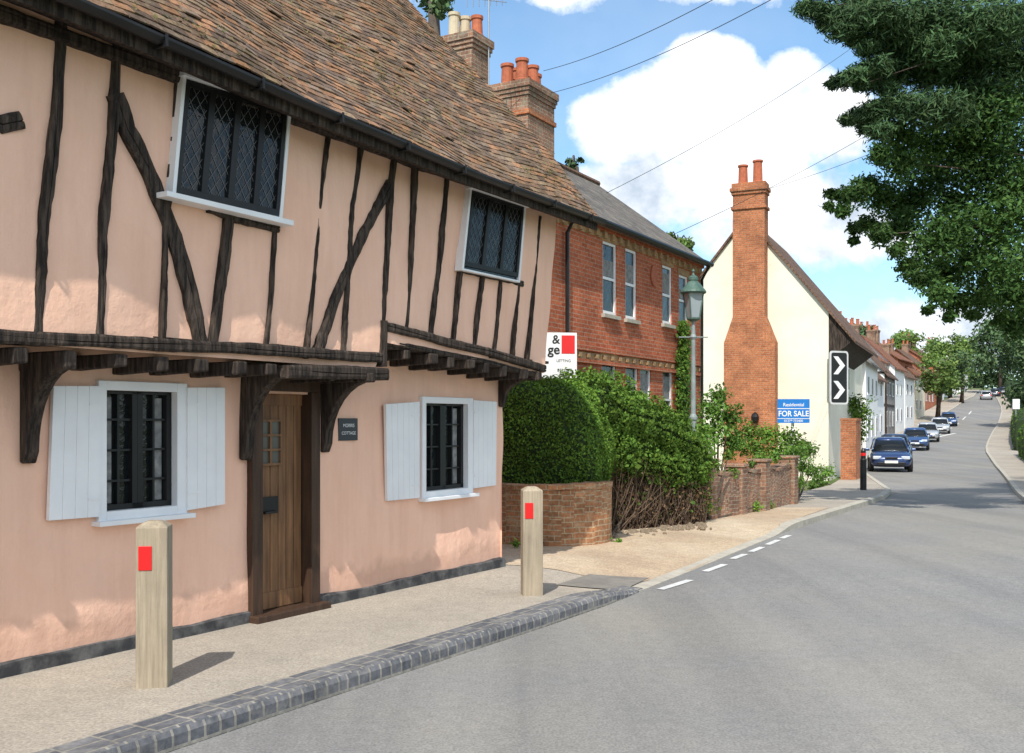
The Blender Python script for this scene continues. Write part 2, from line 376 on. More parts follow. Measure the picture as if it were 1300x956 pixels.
def surfleaves(name,V,Fc,n,size,mat,parent,depth=.05,aspect=.55):
    V=np.array(V); Fq=np.array(Fc); T=np.concatenate([Fq[:,[0,1,2]],Fq[:,[0,2,3]]]); a,b,c=V[T[:,0]],V[T[:,1]],V[T[:,2]]
    cr=np.cross(b-a,c-a); ar=np.linalg.norm(cr,axis=1); idx=RS.choice(len(T),n,p=ar/ar.sum()); r1=np.sqrt(RS.rand(n))[:,None]; r2=RS.rand(n)[:,None]
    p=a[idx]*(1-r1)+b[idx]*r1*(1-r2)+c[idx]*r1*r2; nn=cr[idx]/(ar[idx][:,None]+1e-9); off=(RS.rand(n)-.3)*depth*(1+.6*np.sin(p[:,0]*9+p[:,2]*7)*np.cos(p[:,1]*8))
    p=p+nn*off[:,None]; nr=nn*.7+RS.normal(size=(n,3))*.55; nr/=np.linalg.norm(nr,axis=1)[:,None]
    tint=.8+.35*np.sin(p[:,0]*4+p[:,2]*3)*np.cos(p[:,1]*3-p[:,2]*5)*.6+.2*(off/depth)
    return leafmesh(name,p,nr,size,mat,parent,tint,aspect)
# ================================================================ SETTING
A=(-3.3,6.6); B=(-.117,11.72)
fc=Fac(A,(B[0]-A[0],B[1]-A[1]))
kpx=[(430,860,0),(560,820,0),(690,780,0),(770,754,0),(880,722,-.09),(1000,670,-.05),(1070,645,0),(1122,629,0),(1131,621,0),(1114,610,0),(1088,592,0),(1106,576,0),(1140,557,0),(1165,543,0),(1190,530,0),(1212,517,0),(1236,503,0),(1243,495,0)]
kerb=[(-7.9,-4.5),(-5.0,.3)]+[G(*q)[:2] for q in kpx]
rpx=[(1300,640),(1275,606),(1258,585),(1250,572),(1254,560),(1262,545),(1269,533),(1272,520),(1266,508),(1259,495)]
right=[(-1.0,-6.5),(2.2,0.5),(6.4,10.5)]+[G(u,v,-.1)[:2] for u,v in rpx]
def resamp(P,n):
    P=np.array([tuple(p)[:2] for p in P]); d=np.r_[0,np.cumsum(np.linalg.norm(np.diff(P,axis=0),axis=1))]; t=np.linspace(0,d[-1],n)
    return [Vector((np.interp(x,d,P[:,0]),np.interp(x,d,P[:,1]))) for x in t]
kl=resamp(smoothp(kerb,1),160); rl=resamp(smoothp(right,1),160)
rX=np.array([p.x for p in rl]); rY=np.array([p.y for p in rl])
def sst(a,b,x):
    x=min(1,max(0,(x-a)/(b-a))); return x*x*(3-2*x)
i2=5; i3=7
YA=kerb[i2][1]; YB=kerb[i3][1]; kY=[p[1] for p in kerb[:i3+3]]; kX=[p[0] for p in kerb[:i3+3]]
def dip(x,y):
    w=sst(YA-.2,YA+.9,y)*(1-sst(YB-1.2,YB+.6,y))
    if w<=0: return 0
    return -.092*w*(1-sst(0.0,1.7,(float(np.interp(y,kY,kX))-x)*.86))
def gmat(name,c1,c2,c3,s1=.5,grain=90,rough=.9,gb=.5,patch=0):
    m,t,b,o=nt(name); tc=N(t,'ShaderNodeTexCoord').outputs['Object']
    a=ramp(t,noise(t,tc,s1,6,.6),[(.35,c1),(.65,c2)]); f=ramp(t,noise(t,tc,s1*.35,5,.6),[(.45,(0,0,0)),(.62,(1,1,1))]); a=mixc(t,f,a,c3)
    g=ramp(t,noise(t,tc,grain,3,.7),[(.3,(.66,.66,.66)),(.7,(1.28,1.28,1.28))]); a=mixc(t,1.0,a,g,'MULTIPLY')
    g=ramp(t,noise(t,tc,grain*.18,5,.75),[(.32,(.88,.88,.88)),(.68,(1.1,1.1,1.09))]); a=mixc(t,1.0,a,g,'MULTIPLY')
    if patch:
        mp=N(t,'ShaderNodeMapping'); mp.inputs['Rotation'].default_value=(0,0,math.radians(31)); mp.inputs['Scale'].default_value=(1.2,.07,1); t.links.new(tc,mp.inputs[0])
        a=mixc(t,1.0,a,ramp(t,noise(t,mp.outputs[0],.9,4,.6),[(.36,(.87,.87,.88)),(.62,(1.07,1.065,1.055))]),'MULTIPLY')
    t.links.new(a,b.inputs['Base Color']); b.inputs['Roughness'].default_value=rough; b.inputs['Specular IOR Level'].default_value=.2
    bumpn(t,b,noise(t,tc,grain,3,.7),gb,.006); return m
M['road']=gmat('old_asphalt',(.238,.232,.224),(.218,.213,.207),(.262,.248,.222),.45,60,patch=1)
M['pave']=gmat('tarmac_pavement',(.38,.335,.28),(.32,.285,.24),(.41,.36,.295),.8,50)
M['drive']=gmat('sandy_gravel',(.50,.385,.265),(.40,.30,.21),(.55,.45,.33),.9,38,gb=1)
M['grass']=gmat('grass_ground',(.08,.13,.035),(.12,.16,.055),(.15,.14,.07),.6,30)
M['line']=pm('road_paint',(.74,.74,.72),(.50,.50,.48),scale=14,bump=.2,stain=.2)
mb=MB(); xs=[-900,-60,60,200,1200]; ys=list(np.arange(-60,340,2.0))+[400,600,1000,2500]
for y in ys:
    for x in xs: mb.v.append((x,y,zg(y)-.17))
for i in range(len(ys)-1):
    for j in range(len(xs)-1): a=i*len(xs)+j; mb.f.append((a,a+1,a+len(xs)+1,a+len(xs)))
g=mb.obj('ground','grass',recalc=False); g['kind']='structure'
L=[];R=[]
for p in kl:
    y=max(-6.5,p.y-2.2 if p.y<30 else p.y-1.5); R.append((float(np.interp(y,rY,rX)),y)); L.append((p.x-.3,p.y+.08))
sheet('road',L,R,320,8,-.10,'road')
back=[(-12,-3),(-8,1)]+[tuple(fc.W(s_,-.35,0)[:2]) for s_ in (0,2,4,5.7)]+[(-2,14),(-2,17),(3.0,20),(6.4,25),(9.8,31.5),(12.4,38.0),(15.0,46)]
bl_=resamp(back,120)+[Vector((p.x-2.6,p.y+.8)) for p in resamp([k for k in kerb if k[1]>47],60)]
kk=resamp([k for k in kerb if k[1]<=49],120)+resamp([k for k in kerb if k[1]>47],60)
sheet('pavement',bl_,kk,480,30,0.0,'pave',dip)
sheet('pavement_far_side',[(p.x,p.y) for p in rl],[(p.x+1.8,p.y-.8) for p in rl],200,3,0.0,'pave')
sheet('grass_verge',[(p.x+1.8,p.y-.8) for p in rl],[(p.x+9,p.y-2.8) for p in rl],200,4,0.02,'grass')
sweep('kerb_far_side',rl,[(0.0,-.11),(0.0,.004),(-.13,.008),(-.13,-.1)],'stone')
e1=Vector(kerb[i2+1][:2])-Vector(kerb[i2][:2]); near=dens(list(kerb[:i2+1])+[tuple(Vector(kerb[i2][:2])+e1.normalized()*.95)],.15)
sweep('kerb',near,[(-.030,-.12),(-.028,-.02),(-.012,.010),(.01,.018),(.24,.018),(.26,-.06)],'blue',ex=dip)
low=dens([tuple(near[-2]),kerb[i2+1],kerb[i3],kerb[i3+1]],.15)
sweep('dropped_kerb',low,[(-.03,-.12),(-.03,.003),(.12,.012),(.14,-.06)],'stone',ex=dip)
far=dens(kerb[i3:],.4); sweep('kerb_far',far,[(-.02,-.13),(-.02,.0),(0,.008),(.14,.014),(.15,-.07)],'stone',ex=dip)
dl=[(-.6,14.3),(.5,13.7),(1.4,14.6),(1.2,16.5),(3.4,18.0),(5.5,21.3)]
dr=[(-.2,11.9),(.5,11.6),G(800,738,-.05)[:2],G(880,723,-.09)[:2],(kerb[i3][0]-.1,kerb[i3][1]+.05),(kerb[i3+1][0]-.25,kerb[i3+1][1]+.1)]
sheet('driveway',dl,dr,90,30,.006,'drive',dip)
c=[G(706,737,.0),G(748,724,.0),G(824,729,-.04),G(790,742,-.02)]
a_,b__,c__,d__=[Vector(p[:2]) for p in c]
mb=MB()
for i in range(9):
    for j in range(9):
        p=(a_*(1-i/8)+d__*i/8)*(1-j/8)+(b__*(1-i/8)+c__*i/8)*j/8; mb.v.append((p.x,p.y,zg(p.y)+dip(p.x,p.y)+.011))
for i in range(8):
    for j in range(8): k=i*9+j; mb.f.append((k,k+1,k+10,k+9))
o=mb.obj('utility_cover',pm('worn_concrete_cover',(.25,.23,.20),scale=9,bump=.6,bscale=50),recalc=False); tag(o,'rectangular utility cover set in the pavement','utility cover')
def dash(u1,v1,u2,v2,w):
    a=Vector(G(u1,v1,-.1)[:2]); b=Vector(G(u2,v2,-.1)[:2]); P=dens([a,b],1.0); sweep('road_marking',P,[(-w/2,-.093),(w/2,-.093)],'line')
for q in ((838,749,876,737),(895,726,920,717),(930,710,946,704),(953,701,968,695),(974,692,988,686),(992,684,1002,680)): dash(*q,.09)
for q in ((1168,568,1172,563),(1187,555,1196,550),(1200,548,1208,543),(1212,541,1217,537),(1222,533,1226,529),(1230,526,1233,522)): dash(*q,.14)
dash(1180,557,1213,550,.3)
# ================================================================ PINK COTTAGE
PC=thing('timber_framed_cottage','pink timber framed jettied cottage with clay tile roof','house',fc.W(2,0,0))
J=.45
def rect(px):
    q=[fc.uv(u,v) for u,v in px]; return (min(a[0] for a in q),max(a[0] for a in q),sum(a[1] for a in q[2:])/2,sum(a[1] for a in q[:2])/2)
w1=rect([(130,494),(223,495),(223,645),(130,650)]); w2=rect([(537,511),(592,511),(592,620),(537,626)])
dq=rect([(326,500),(392,500),(392,775),(326,786)])
def wallholes(fac,s0,s1,z0,z1,holes,cell,off,rev,dsp,mat,name,parent):
    def br(a,b,ks):
        ks=sorted(set([a,b]+[k for k in ks if a<k<b])); out=[ks[0]]
        for i in range(1,len(ks)):
            n=max(1,int(math.ceil((ks[i]-ks[i-1])/cell))); out+=[ks[i-1]+(ks[i]-ks[i-1])*j/n for j in range(1,n+1)]
        return out
    ss=br(s0,s1,[h[0] for h in holes]+[h[1] for h in holes]); zz=br(z0,z1,[h[2] for h in holes]+[h[3] for h in holes])
    mb=MB(); nz=len(zz)
    for s_ in ss:
        for z in zz: mb.v.append(tuple(fac.W(s_,off+dsp(s_,z),z)))
    for i in range(len(ss)-1):
        for j in range(nz-1):
            cs=(ss[i]+ss[i+1])/2; cz=(zz[j]+zz[j+1])/2
            if any(h[0]<cs<h[1] and h[2]<cz<h[3] for h in holes): continue
            a=i*nz+j; mb.f.append((a,a+nz,a+nz+1,a+1))
    for h in holes:
        a,b_,c_,d_=h
        for (p,q) in (((a,c_),(b_,c_)),((b_,c_),(b_,d_)),((b_,d_),(a,d_)),((a,d_),(a,c_))):
            mb.quad(fac.W(p[0],off+dsp(*p),p[1]),fac.W(q[0],off+dsp(*q),q[1]),fac.W(q[0],off-rev,q[1]),fac.W(p[0],off-rev,p[1]))
    return mb.obj(name,mat,parent,recalc=False,smooth=False)
dsp=lambda s_,z: .012*math.sin(s_*1.7+z*2)+.009*math.sin(s_*4.1-z*3.3)+.005*math.sin(s_*9+z*7)
ow=wallholes(fc,-7,6.03,-.1,2.35,[w1,w2,dq],.09,0,.12,dsp,'pink','lower_wall',PC)
mb=MB()
mb.quad(fc.W(6.03,0,-.1),fc.W(6.03,-5.2,-.1),fc.W(6.03,-5.2,4.2),fc.W(6.03,0,4.2))
mb.quad(fc.W(-7,-5.2,-.1),fc.W(6.03,-5.2,-.1),fc.W(6.03,-5.2,4.2),fc.W(-7,-5.2,4.2))
mb.quad(fc.W(-7,J,-.1),fc.W(-7,-5.2,-.1),fc.W(-7,-5.2,4.2),fc.W(-7,J,4.2))
mb.obj('rear_wall','pink',PC,recalc=False)
for a,b_ in ((-7,dq[0]-.1),(dq[1]+.1,6.05)):
    mb=MB(); n=int((b_-a)/.2)+1
    for i in range(n+1):
        s0=a+(b_-a)*i/n; h0=.085+.008*math.sin(s0*3)+.004*math.sin(s0*11)
        for of,z in ((-.05,-.15),(.045,-.15),(.035,h0),(-.05,h0+.03)): mb.v.append(tuple(fc.W(s0,of,z)))
    for i in range(n):
        for j in range(4): k=i*4+j; l_=i*4+(j+1)%4; mb.f.append((k,l_,l_+4,k+4))
    mb.obj('plinth','plinth',PC)
bR=fc.uv(690,466,J); tR=fc.uv(709,284,J)
mb=MB(); ns,nz=110,20
def jz(s_): return 2.12 if s_<3.28 else 2.36-(s_-3.28)*.055
for i in range(ns+1):
    for j in range(nz+1):
        t_=j/nz; sr=bR[0]*(1-t_)+tR[0]*t_; s_=-7+(sr+7)*i/ns; z0=jz(s_); z=z0+(4.22-z0)*t_
        mb.v.append(tuple(fc.W(s_,J+dsp(s_+2,z)*1.3,z)))
for i in range(ns):
    for j in range(nz): a=i*(nz+1)+j; mb.f.append((a,a+nz+1,a+nz+2,a+1))
mb.obj('upper_wall','pink',PC,recalc=False,smooth=True)
mb=MB(); mb.quad(fc.W(bR[0],J,2.2),fc.W(bR[0],-5.2,2.2),fc.W(tR[0],-5.2,4.22),fc.W(tR[0],J,4.22))
mb.prism([fc.W(tR[0],.5,4.2),fc.W(tR[0],-5.2,4.2),fc.W(tR[0],-2.4,7.3)],fc.d3()*-.1)
mb.obj('gable_wall','pink',PC,recalc=False)
mb=MB(); mb.box(fc.W(-7,-.1,2.20),fc.d3()*10.3,fc.n3()*.54,(0,0,.04)); mb.box(fc.W(3.29,-.1,2.31),fc.d3()*3.05,fc.n3()*.54,(0,0,.03))
mb.box(fc.W(6.0,-5,2.2),fc.d3()*.4,fc.n3()*5.0,(0,0,.05))
mb.obj('jetty_soffit','timber',PC)
def timber(mb,pts,w,o0,o1,px=True,off=J,wv=1.0):
    P=[fc.uv(u,v,off) for u,v in pts] if px else pts
    P=[Vector(p) for p in P]; Q=[P[0]]
    for i in range(1,len(P)):
        k=max(1,int((P[i]-P[i-1]).length/.06)); Q+=[P[i-1]+(P[i]-P[i-1])*j/k for j in range(1,k+1)]
    i0=len(mb.v); ph=random.random()*9
    for i,p in enumerate(Q):
        d=(Q[min(i+1,len(Q)-1)]-Q[max(0,i-1)]).normalized(); nrm=Vector((-d.y,d.x))
        p=p+nrm*w*.07*wv*math.sin(i*.21+ph)
        wa=w*.5*(1+.09*wv*math.sin(i*.3+ph)+.24*wv*(random.random()-.5)); wb=w*.5*(1+.09*wv*math.sin(i*.37+ph*2)+.24*wv*(random.random()-.5))
        a=p+nrm*wa; b_=p-nrm*wb; oo=o1+random.uniform(-.005,.005)*wv; cr=p+nrm*w*.12*math.sin(i*.21+ph*3); cd_=.012 if math.sin(i*.25+ph)>-.3 else .002
        for s_,z,of in ((a.x,a.y,o0),(b_.x,b_.y,o0),(b_.x,b_.y,oo-.010),(p.x-nrm.x*wb*.6,p.y-nrm.y*wb*.6,oo),(cr.x-nrm.x*w*.05,cr.y-nrm.y*w*.05,oo),(cr.x,cr.y,oo-cd_),(cr.x+nrm.x*w*.05,cr.y+nrm.y*w*.05,oo),(p.x+nrm.x*wa*.6,p.y+nrm.y*wa*.6,oo),(a.x,a.y,oo-.010)):
            mb.v.append(tuple(fc.W(s_,of,z)))
    for i in range(len(Q)-1):
        for j in range(9): a=i0+i*9+j; b_=i0+i*9+(j+1)%9; mb.f.append((a,b_,b_+9,a+9))
    mb.f.append(tuple(range(i0,i0+9))); mb.f.append(tuple(range(i0+(len(Q)-1)*9,i0+len(Q)*9)))
TM=[([(79,-30),(77,60),(70,160),(55,270),(46,430)],.07),([(147,55),(142,180),(130,300),(124,432)],.060),([(144,120),(160,165),(190,222),(222,300),(240,370),(254,438)],.12),
([(226,80),(218,200),(209,300),(205,436)],.042),([(290,272),(281,350),(270,440)],.08),([(347,285),(343,370),(336,450)],.040),([(417,165),(404,260),(388,455)],.038),
([(458,180),(446,260),(434,455)],.055),([(494,232),(455,310),(425,375),(402,448)],.10),([(500,195),(492,300),(480,462)],.058),([(527,208),(521,330),(513,425)],.050),
([(567,222),(558,320),(545,432)],.060),([(594,235),(586,330),(574,438)],.042),([(613,345),(601,440)],.046),([(635,352),(626,450)],.043),([(657,360),(650,456)],.040),([(684,275),(676,370),(668,462)],.046),
([(-40,140),(0,160),(27,154)],.10),([(262,262),(300,276),(352,290)],.08),([(582,340),(662,361)],.06),([(-60,-10),(-40,120),(-70,430)],.12),([(-140,-60),(-160,430)],.12)]
mb=MB()
for p,w in TM: timber(mb,p,w,J-.03,J+.030)
mb.obj('timber_frame','timber',PC)
mb=MB(); timber(mb,[(-7,2.17),(-2,2.15),(0,2.16),(1.5,2.20),(3.33,2.22)],.085,J-.08,J+.055,px=False,wv=.6)
mb.obj('bressumer_beam','timber',PC)
mb=MB(); e=fc.uv(687,468,J)
timber(mb,[(3.27,2.50),(4,2.45),(5,2.37),(e[0]+.03,e[1]+.0)],.08,J-.08,J+.055,px=False,wv=.6); timber(mb,[(3.30,2.14),(3.30,2.55)],.075,J-.05,J+.06,px=False,wv=.6)
timber(mb,[(3.3,2.36),(4,2.33),(5,2.27),(e[0]-.02,e[1]-.09)],.05,J-.08,J+.02,px=False,wv=.6)
mb.obj('bressumer_beam','timber',PC)
mb=MB(); timber(mb,[(-7,4.11),(6.3,4.06)],.09,J-.03,J+.05,px=False,wv=.5); mb.obj('wall_plate','timber',PC)
x=-1.6
while x<6.1:
    mb=MB(); zt=2.10 if x<3.25 else 2.33-(x-3.28)*.045; w=.085+random.random()*.03; h=.10+random.random()*.03; o=J+.01+random.random()*.07
    mb.hexa([fc.W(x,-.05,zt-h),fc.W(x+w,-.05,zt-h),fc.W(x+w,o,zt-h+.02),fc.W(x,o,zt-h+.01),fc.W(x,-.05,zt),fc.W(x+w,-.05,zt),fc.W(x+w,o,zt),fc.W(x,o,zt)])
    mb.obj('joist','timber',PC,bevel=.012); x+=.30+random.random()*.08
def bracket(u,zl,zt,th=.11,out=J+.02):
    s_=fc.uv(u,560)[0]; P=[(0,zl-.04),(0.04,zl-.05),(.075,zl+.03)]
    for k in range(1,8):
        a=k/8*math.pi/2; P.append((.075+(out-.075)*(1-math.cos(a)),zl+.03+(zt-.10-zl)*math.sin(a)))
    P+=[(out,zt-.08),(out,zt),(0,zt)]
    mb=MB(); mb.prism([fc.W(s_,a,z) for a,z in P],fc.d3()*th); mb.obj('jetty_bracket','timber',PC,bevel=.012)
bracket(24,1.42,2.06,.10); bracket(303,1.38,2.07,.10,J+.05); bracket(405,1.42,2.07,.10,J+.12); bracket(632,1.86,2.2,.08)
mb=MB(); timber(mb,[(2.05,2.05),(3.3,2.07)],.11,0,J+.10,px=False,wv=.6); mb.obj('jetty_beam','timber',PC)
def leadwin(px_out,px_in,nl,sill,lat):
    C=pxq(fc,px_out,J+.06); D=pxq(fc,px_in,J+.06)
    mb=MB()
    qb(mb,fc,C,-.01,1.03,.965,1.01,J-.02,J+.10); qb(mb,fc,C,-.0,.03,0,.965,J-.02,J+.075); qb(mb,fc,C,.97,1,0,.965,J-.02,J+.075); qb(mb,fc,C,.03,.97,0,.025,J-.02,J+.075)
    W=mb.obj('window','white',PC,bevel=.004)
    mb=MB(); qb(mb,fc,C,.03,.97,.02,.97,J-.02,J+.045); mb.obj('glass','glass',W)
    mb=MB()
    for i in range(nl+1):
        a=i/nl; w=.028 if i not in (0,nl) else .04; qb(mb,fc,D,max(0,a-w),min(1,a+w),.06,.95,J+.02,J+.068)
    qb(mb,fc,D,0,1,0,.06,J+.02,J+.066); qb(mb,fc,D,0,1,.95,1,J+.02,J+.066); mb.obj('casement_frame','black',W)
    mb=MB()
    for i in range(nl): lattice(mb,fc,D,i/nl+.03,(i+1)/nl-.03,.06,.95,lat,J+.049,.003)
    mb.obj('lead_lattice','leadcame',W,recalc=False)
    if sill:
        E=pxq(fc,sill,J+.13); mb=MB(); qb(mb,fc,E,0,1,0,1,J,J+.14); mb.obj('sill','white',W,bevel=.004)
leadwin([(231,92),(369,137),(357,280),(217,248)],[(236,101),(364,140),(354,275),(222,245)],4,[(211,242),(372,280),(372,287),(211,249)],.12)
leadwin([(596,236),(667,260),(659,359),(585,343)],[(600,242),(665,263),(657,352),(588,337)],3,None,.11)
M['curtain']=pm('net_curtain',(.34,.34,.33),(.16,.16,.16),scale=15,bump=0,stain=.3)
def lowwin(hole,rows):
    s0,s1,z0,z1=hole; mb=MB(); f=.055
    for a in ((s0-f,s0+.012,z0-f,z1+f),(s1-.012,s1+f*1.5,z0-f,z1+f),(s0+.012,s1-.012,z1-.012,z1+f),(s0+.012,s1-.012,z0-f,z0+.012)):
        mb.box(fc.W(a[0],-.1,a[2]),fc.d3()*(a[1]-a[0]),fc.n3()*.135,(0,0,a[3]-a[2]))
    W=mb.obj('window','white',PC,bevel=.004)
    mb=MB(); mb.box(fc.W(s0,-.10,z0),fc.d3()*(s1-s0),fc.n3()*.02,(0,0,z1-z0)); mb.obj('glass','glass',W)
    mb=MB(); w=s1-s0
    for side in (0,1):
        a0=s0+.012+side*(w/2-.012); a1=a0+w/2-.014
        for q in ((a0,a0+.045,z0,z1),(a1-.045,a1,z0,z1),(a0,a1,z0,z0+.055),(a0,a1,z1-.045,z1)): mb.box(fc.W(q[0],-.08,q[2]+.01),fc.d3()*(q[1]-q[0]),fc.n3()*.05,(0,0,q[3]-q[2]-.012))
        mb.box(fc.W((a0+a1)/2-.009,-.078,z0+.03),fc.d3()*.018,fc.n3()*.034,(0,0,z1-z0-.06))
        for r in range(1,rows): zz=z0+(z1-z0)*r/rows; mb.box(fc.W(a0+.02,-.078,zz-.008),fc.d3()*(a1-a0-.04),fc.n3()*.032,(0,0,.016))
    mb.obj('casement_frame','black',W)
    for a,b_ in ((s0+.06,s0+.13),(s1-.15,s1-.07)): mb=MB(); mb.box(fc.W(a,-.079,z0+.06),fc.d3()*(b_-a),fc.n3()*.003,(0,0,z1-z0-.12)); mb.obj('curtain','curtain',W)
    mb=MB(); mb.box(fc.W(s0-.09,-.02,z0-f-.03),fc.d3()*(s1-s0+.2),fc.n3()*.12,(0,0,.035)); mb.obj('sill','white',W,bevel=.004)
lowwin(w1,4); lowwin(w2,4)
def shutter(px):
    C=pxq(fc,px,.05); mb=MB(); w=abs(C[1][0]-C[0][0]); n=max(3,round(w/.085))
    for i in range(n): qb(mb,fc,C,i/n+.0018/w,(i+1)/n-.0018/w,0,1,.02,.050)
    qb(mb,fc,C,.01,.99,.005,.995,.012,.046); mb.obj('shutter','white',PC,bevel=.0015)
    lf=px[0][0]<100 or 480<px[0][0]<500
    for b_ in (.14,.86): mb=MB(); qb(mb,fc,C,.75 if lf else 0,1 if lf else .25,b_-.008,b_+.008,.0505,.056); mb.obj('shutter_hinge','white',PC)
shutter([(68,490),(128,490),(127,656),(62,661)]); shutter([(238,492),(286,492),(286,640),(238,648)])
shutter([(490,513),(533,510),(533,632),(492,636)]); shutter([(602,508),(631,510),(630,616),(602,620)])
s0,s1,z0,z1=dq
mb=MB()
for a in ((s0-.10,s0+.02,-.02,z1+.02),(s1-.02,s1+.09,-.02,z1+.02),(s0-.1,s1+.09,z1+.02,z1+.13)):
    mb.box(fc.W(a[0],-.1,a[2]),fc.d3()*(a[1]-a[0]),fc.n3()*.155,(0,0,a[3]-a[2]))
mb.obj('door_frame','doorframe',PC,bevel=.006)
mb=MB(); w=s1-s0-.05; n=6; zb=.06
for i in range(n): mb.box(fc.W(s0+.022+w*i/n+.003,-.11,zb),fc.d3()*(w/n-.006),fc.n3()*.05,(0,0,z1-zb))
mb.box(fc.W(s0+.022,-.115,zb),fc.d3()*w,fc.n3()*.045,(0,0,z1-zb))
for a in ((s0+.022,w,zb,.14),(s0+.022,w,z1-.1,.1)): mb.box(fc.W(a[0],-.08,a[2]),fc.d3()*a[1],fc.n3()*.03,(0,0,a[3]))
D=mb.obj('door','door',PC,bevel=.004)
sa,za=fc.uv(334,534); sb,zb2=fc.uv(361,589)
mb=MB()
for i in range(3):
    q=sa+(sb-sa)*i/2; mb.box(fc.W(q-.011,-.062,zb2),fc.d3()*.022,fc.n3()*.03,(0,0,za-zb2))
for i in range(4):
    q=zb2+(za-zb2)*i/3; mb.box(fc.W(sa-.012,-.062,q-.009),fc.d3()*(sb-sa+.024),fc.n3()*.032,(0,0,.018))
mb.obj('glazing_bar','door',D)
mb=MB(); mb.box(fc.W(sa,-.062,zb2),fc.d3()*(sb-sa),fc.n3()*.012,(0,0,za-zb2)); mb.obj('door_glass','doorglass',D)
sa,za=fc.uv(335,632); sb,zb2=fc.uv(358,648); mb=MB(); mb.box(fc.W(sa,-.06,zb2),fc.d3()*(sb-sa),fc.n3()*.02,(0,0,za-zb2)); mb.box(fc.W(sa+.03,-.04,zb2-.02),fc.d3()*(sb-sa-.06),fc.n3()*.03,(0,0,.02)); mb.obj('letter_box','black',D,bevel=.003)
mb=MB(); mb.lathe(fc.W(s0+.08,-.04,1.0),[(.012,-.03),(.02,0),(.012,.03)],8); mb.obj('handle','black',D)
mb=MB(); mb.box(fc.W(s0-.12,-.08,-.1),fc.d3()*(s1-s0+.26),fc.n3()*.22,(0,0,.155)); mb.obj('doorstep','doorframe',PC,bevel=.01)
sa,za=fc.uv(427,531); sb,zb2=fc.uv(451,559); mb=MB(); mb.box(fc.W(sa,.01,zb2),fc.d3()*(sb-sa),fc.n3()*.02,(0,0,za-zb2)); PL=mb.obj('name_plaque','plaque',PC)
cx=(sa+sb)/2; cz=(za+zb2)/2
text('MORRIS',fc.W(cx,.031,cz+.035),fc.d3(),(0,0,1),.045,'white',PL); text('COTTAGE',fc.W(cx,.031,cz-.035),fc.d3(),(0,0,1),.042,'white',PL)
# roof tiles
ge=[fc.uv(u,v,.80) for u,v in ((-200,-130),(90,3),(360,122),(600,222),(758,280))]
gs=[g_[0] for g_ in ge]; gz=[g_[1] for g_ in ge]; gz[0]=gz[1]; gs[0]=-3.5
def ez(s_): return float(np.interp(s_,gs,gz))+.02
pit=math.radians(48.5); RE=6.86
def RP(s_,b_,h):
    z=ez(s_); sag=.04*math.sin(s_*.9+b_*.8)+.022*math.sin(s_*2.3-b_*1.3)+.008*math.sin(s_*5.1+b_*4)
    hh=h+sag; off=.82-b_*math.cos(pit)+hh*math.sin(pit); return fc.W(s_,off,z+b_*math.sin(pit)+hh*math.cos(pit))
V=[];Fq=[];Cc=[]
pal=[(.22,.135,.09),(.165,.108,.077),(.27,.155,.095),(.13,.09,.07),(.235,.165,.11),(.31,.165,.095),(.20,.145,.11)]
rows=54; gauge=.0815
for r in range(rows):
    b0=r*gauge-.02; s_=-3.2+(r%2)*.073+random.uniform(-.015,.015)
    while s_<RE:
        w=.139+random.random()*.006; x0=s_; x1=min(s_+w,RE+.03); lift=.014+random.random()*.008; tl=random.uniform(-.004,.004); e_=b0+random.uniform(-.006,.006)
        if random.random()<.012: lift+=.016
        i=len(V)
        V+=[tuple(RP(x0,e_,lift+tl)),tuple(RP(x1,e_,lift-tl)),tuple(RP(x1,b0+.15,.004)),tuple(RP(x0,b0+.15,.004)),tuple(RP(x0,e_,lift+tl-.012)),tuple(RP(x1,e_,lift-tl-.012)),tuple(RP(x1,b0+.15,-.01)),tuple(RP(x0,b0+.15,-.01))]
        Fq+=[(i,i+1,i+2,i+3),(i+4,i+5,i+1,i),(i+5,i+6,i+2,i+1),(i+7,i+4,i,i+3)]
        q=random.uniform(.78,1.22); c=[x*q for x in pal[random.randrange(7)]]; Cc+=[(*c,1)]*8; s_+=.146+random.uniform(-.002,.002)
me=bpy.data.meshes.new('roof'); me.from_pydata(V,[],Fq); a=me.color_attributes.new('col','FLOAT_COLOR','POINT'); a.data.foreach_set('color',np.array(Cc).ravel()); me.materials.append(M['tile'])
RO=finish(bpy.data.objects.new('roof',me),PC)
n=2600; ms=RS.rand(n)*9-2.2; mbb=RS.rand(n)*4.2; keep=(np.sin(ms*2.1)+np.sin(mbb*3+ms)+RS.normal(size=n)*.8)>.9; P=np.array([tuple(RP(a,b_,.03)) for a,b_ in zip(ms[keep],mbb[keep])])
M['moss']=leafm('roof_moss',(.13,.12,.045),0); n=len(P); P=np.repeat(P,5,axis=0)+RS.normal(size=(n*5,3))*.018
leafmesh('moss',P,np.tile(np.array([.6,-.4,.7]),(n*5,1))+RS.normal(size=(n*5,3))*.3,.032,'moss',PC,np.full(n*5,.9))
mb=MB(); bt=rows*gauge+.05
P1=[RP(-7,0,-.07),RP(RE,0,-.07),RP(RE,bt,-.06),RP(-7,bt,-.06)]; mb.quad(*P1)
mb.quad(P1[3],P1[2],fc.W(RE,-5.6,4.1),fc.W(-7,-5.6,4.1)); mb.quad(RP(-7,0,0),RP(-3.15,0,0),RP(-3.15,bt,0),RP(-7,bt,0)); mb.obj('roof_deck','farbrown',PC,recalc=False)
def Gp(s_,o,z): return fc.W(s_,o,ez(s_)+z)
mb=MB(); n=60
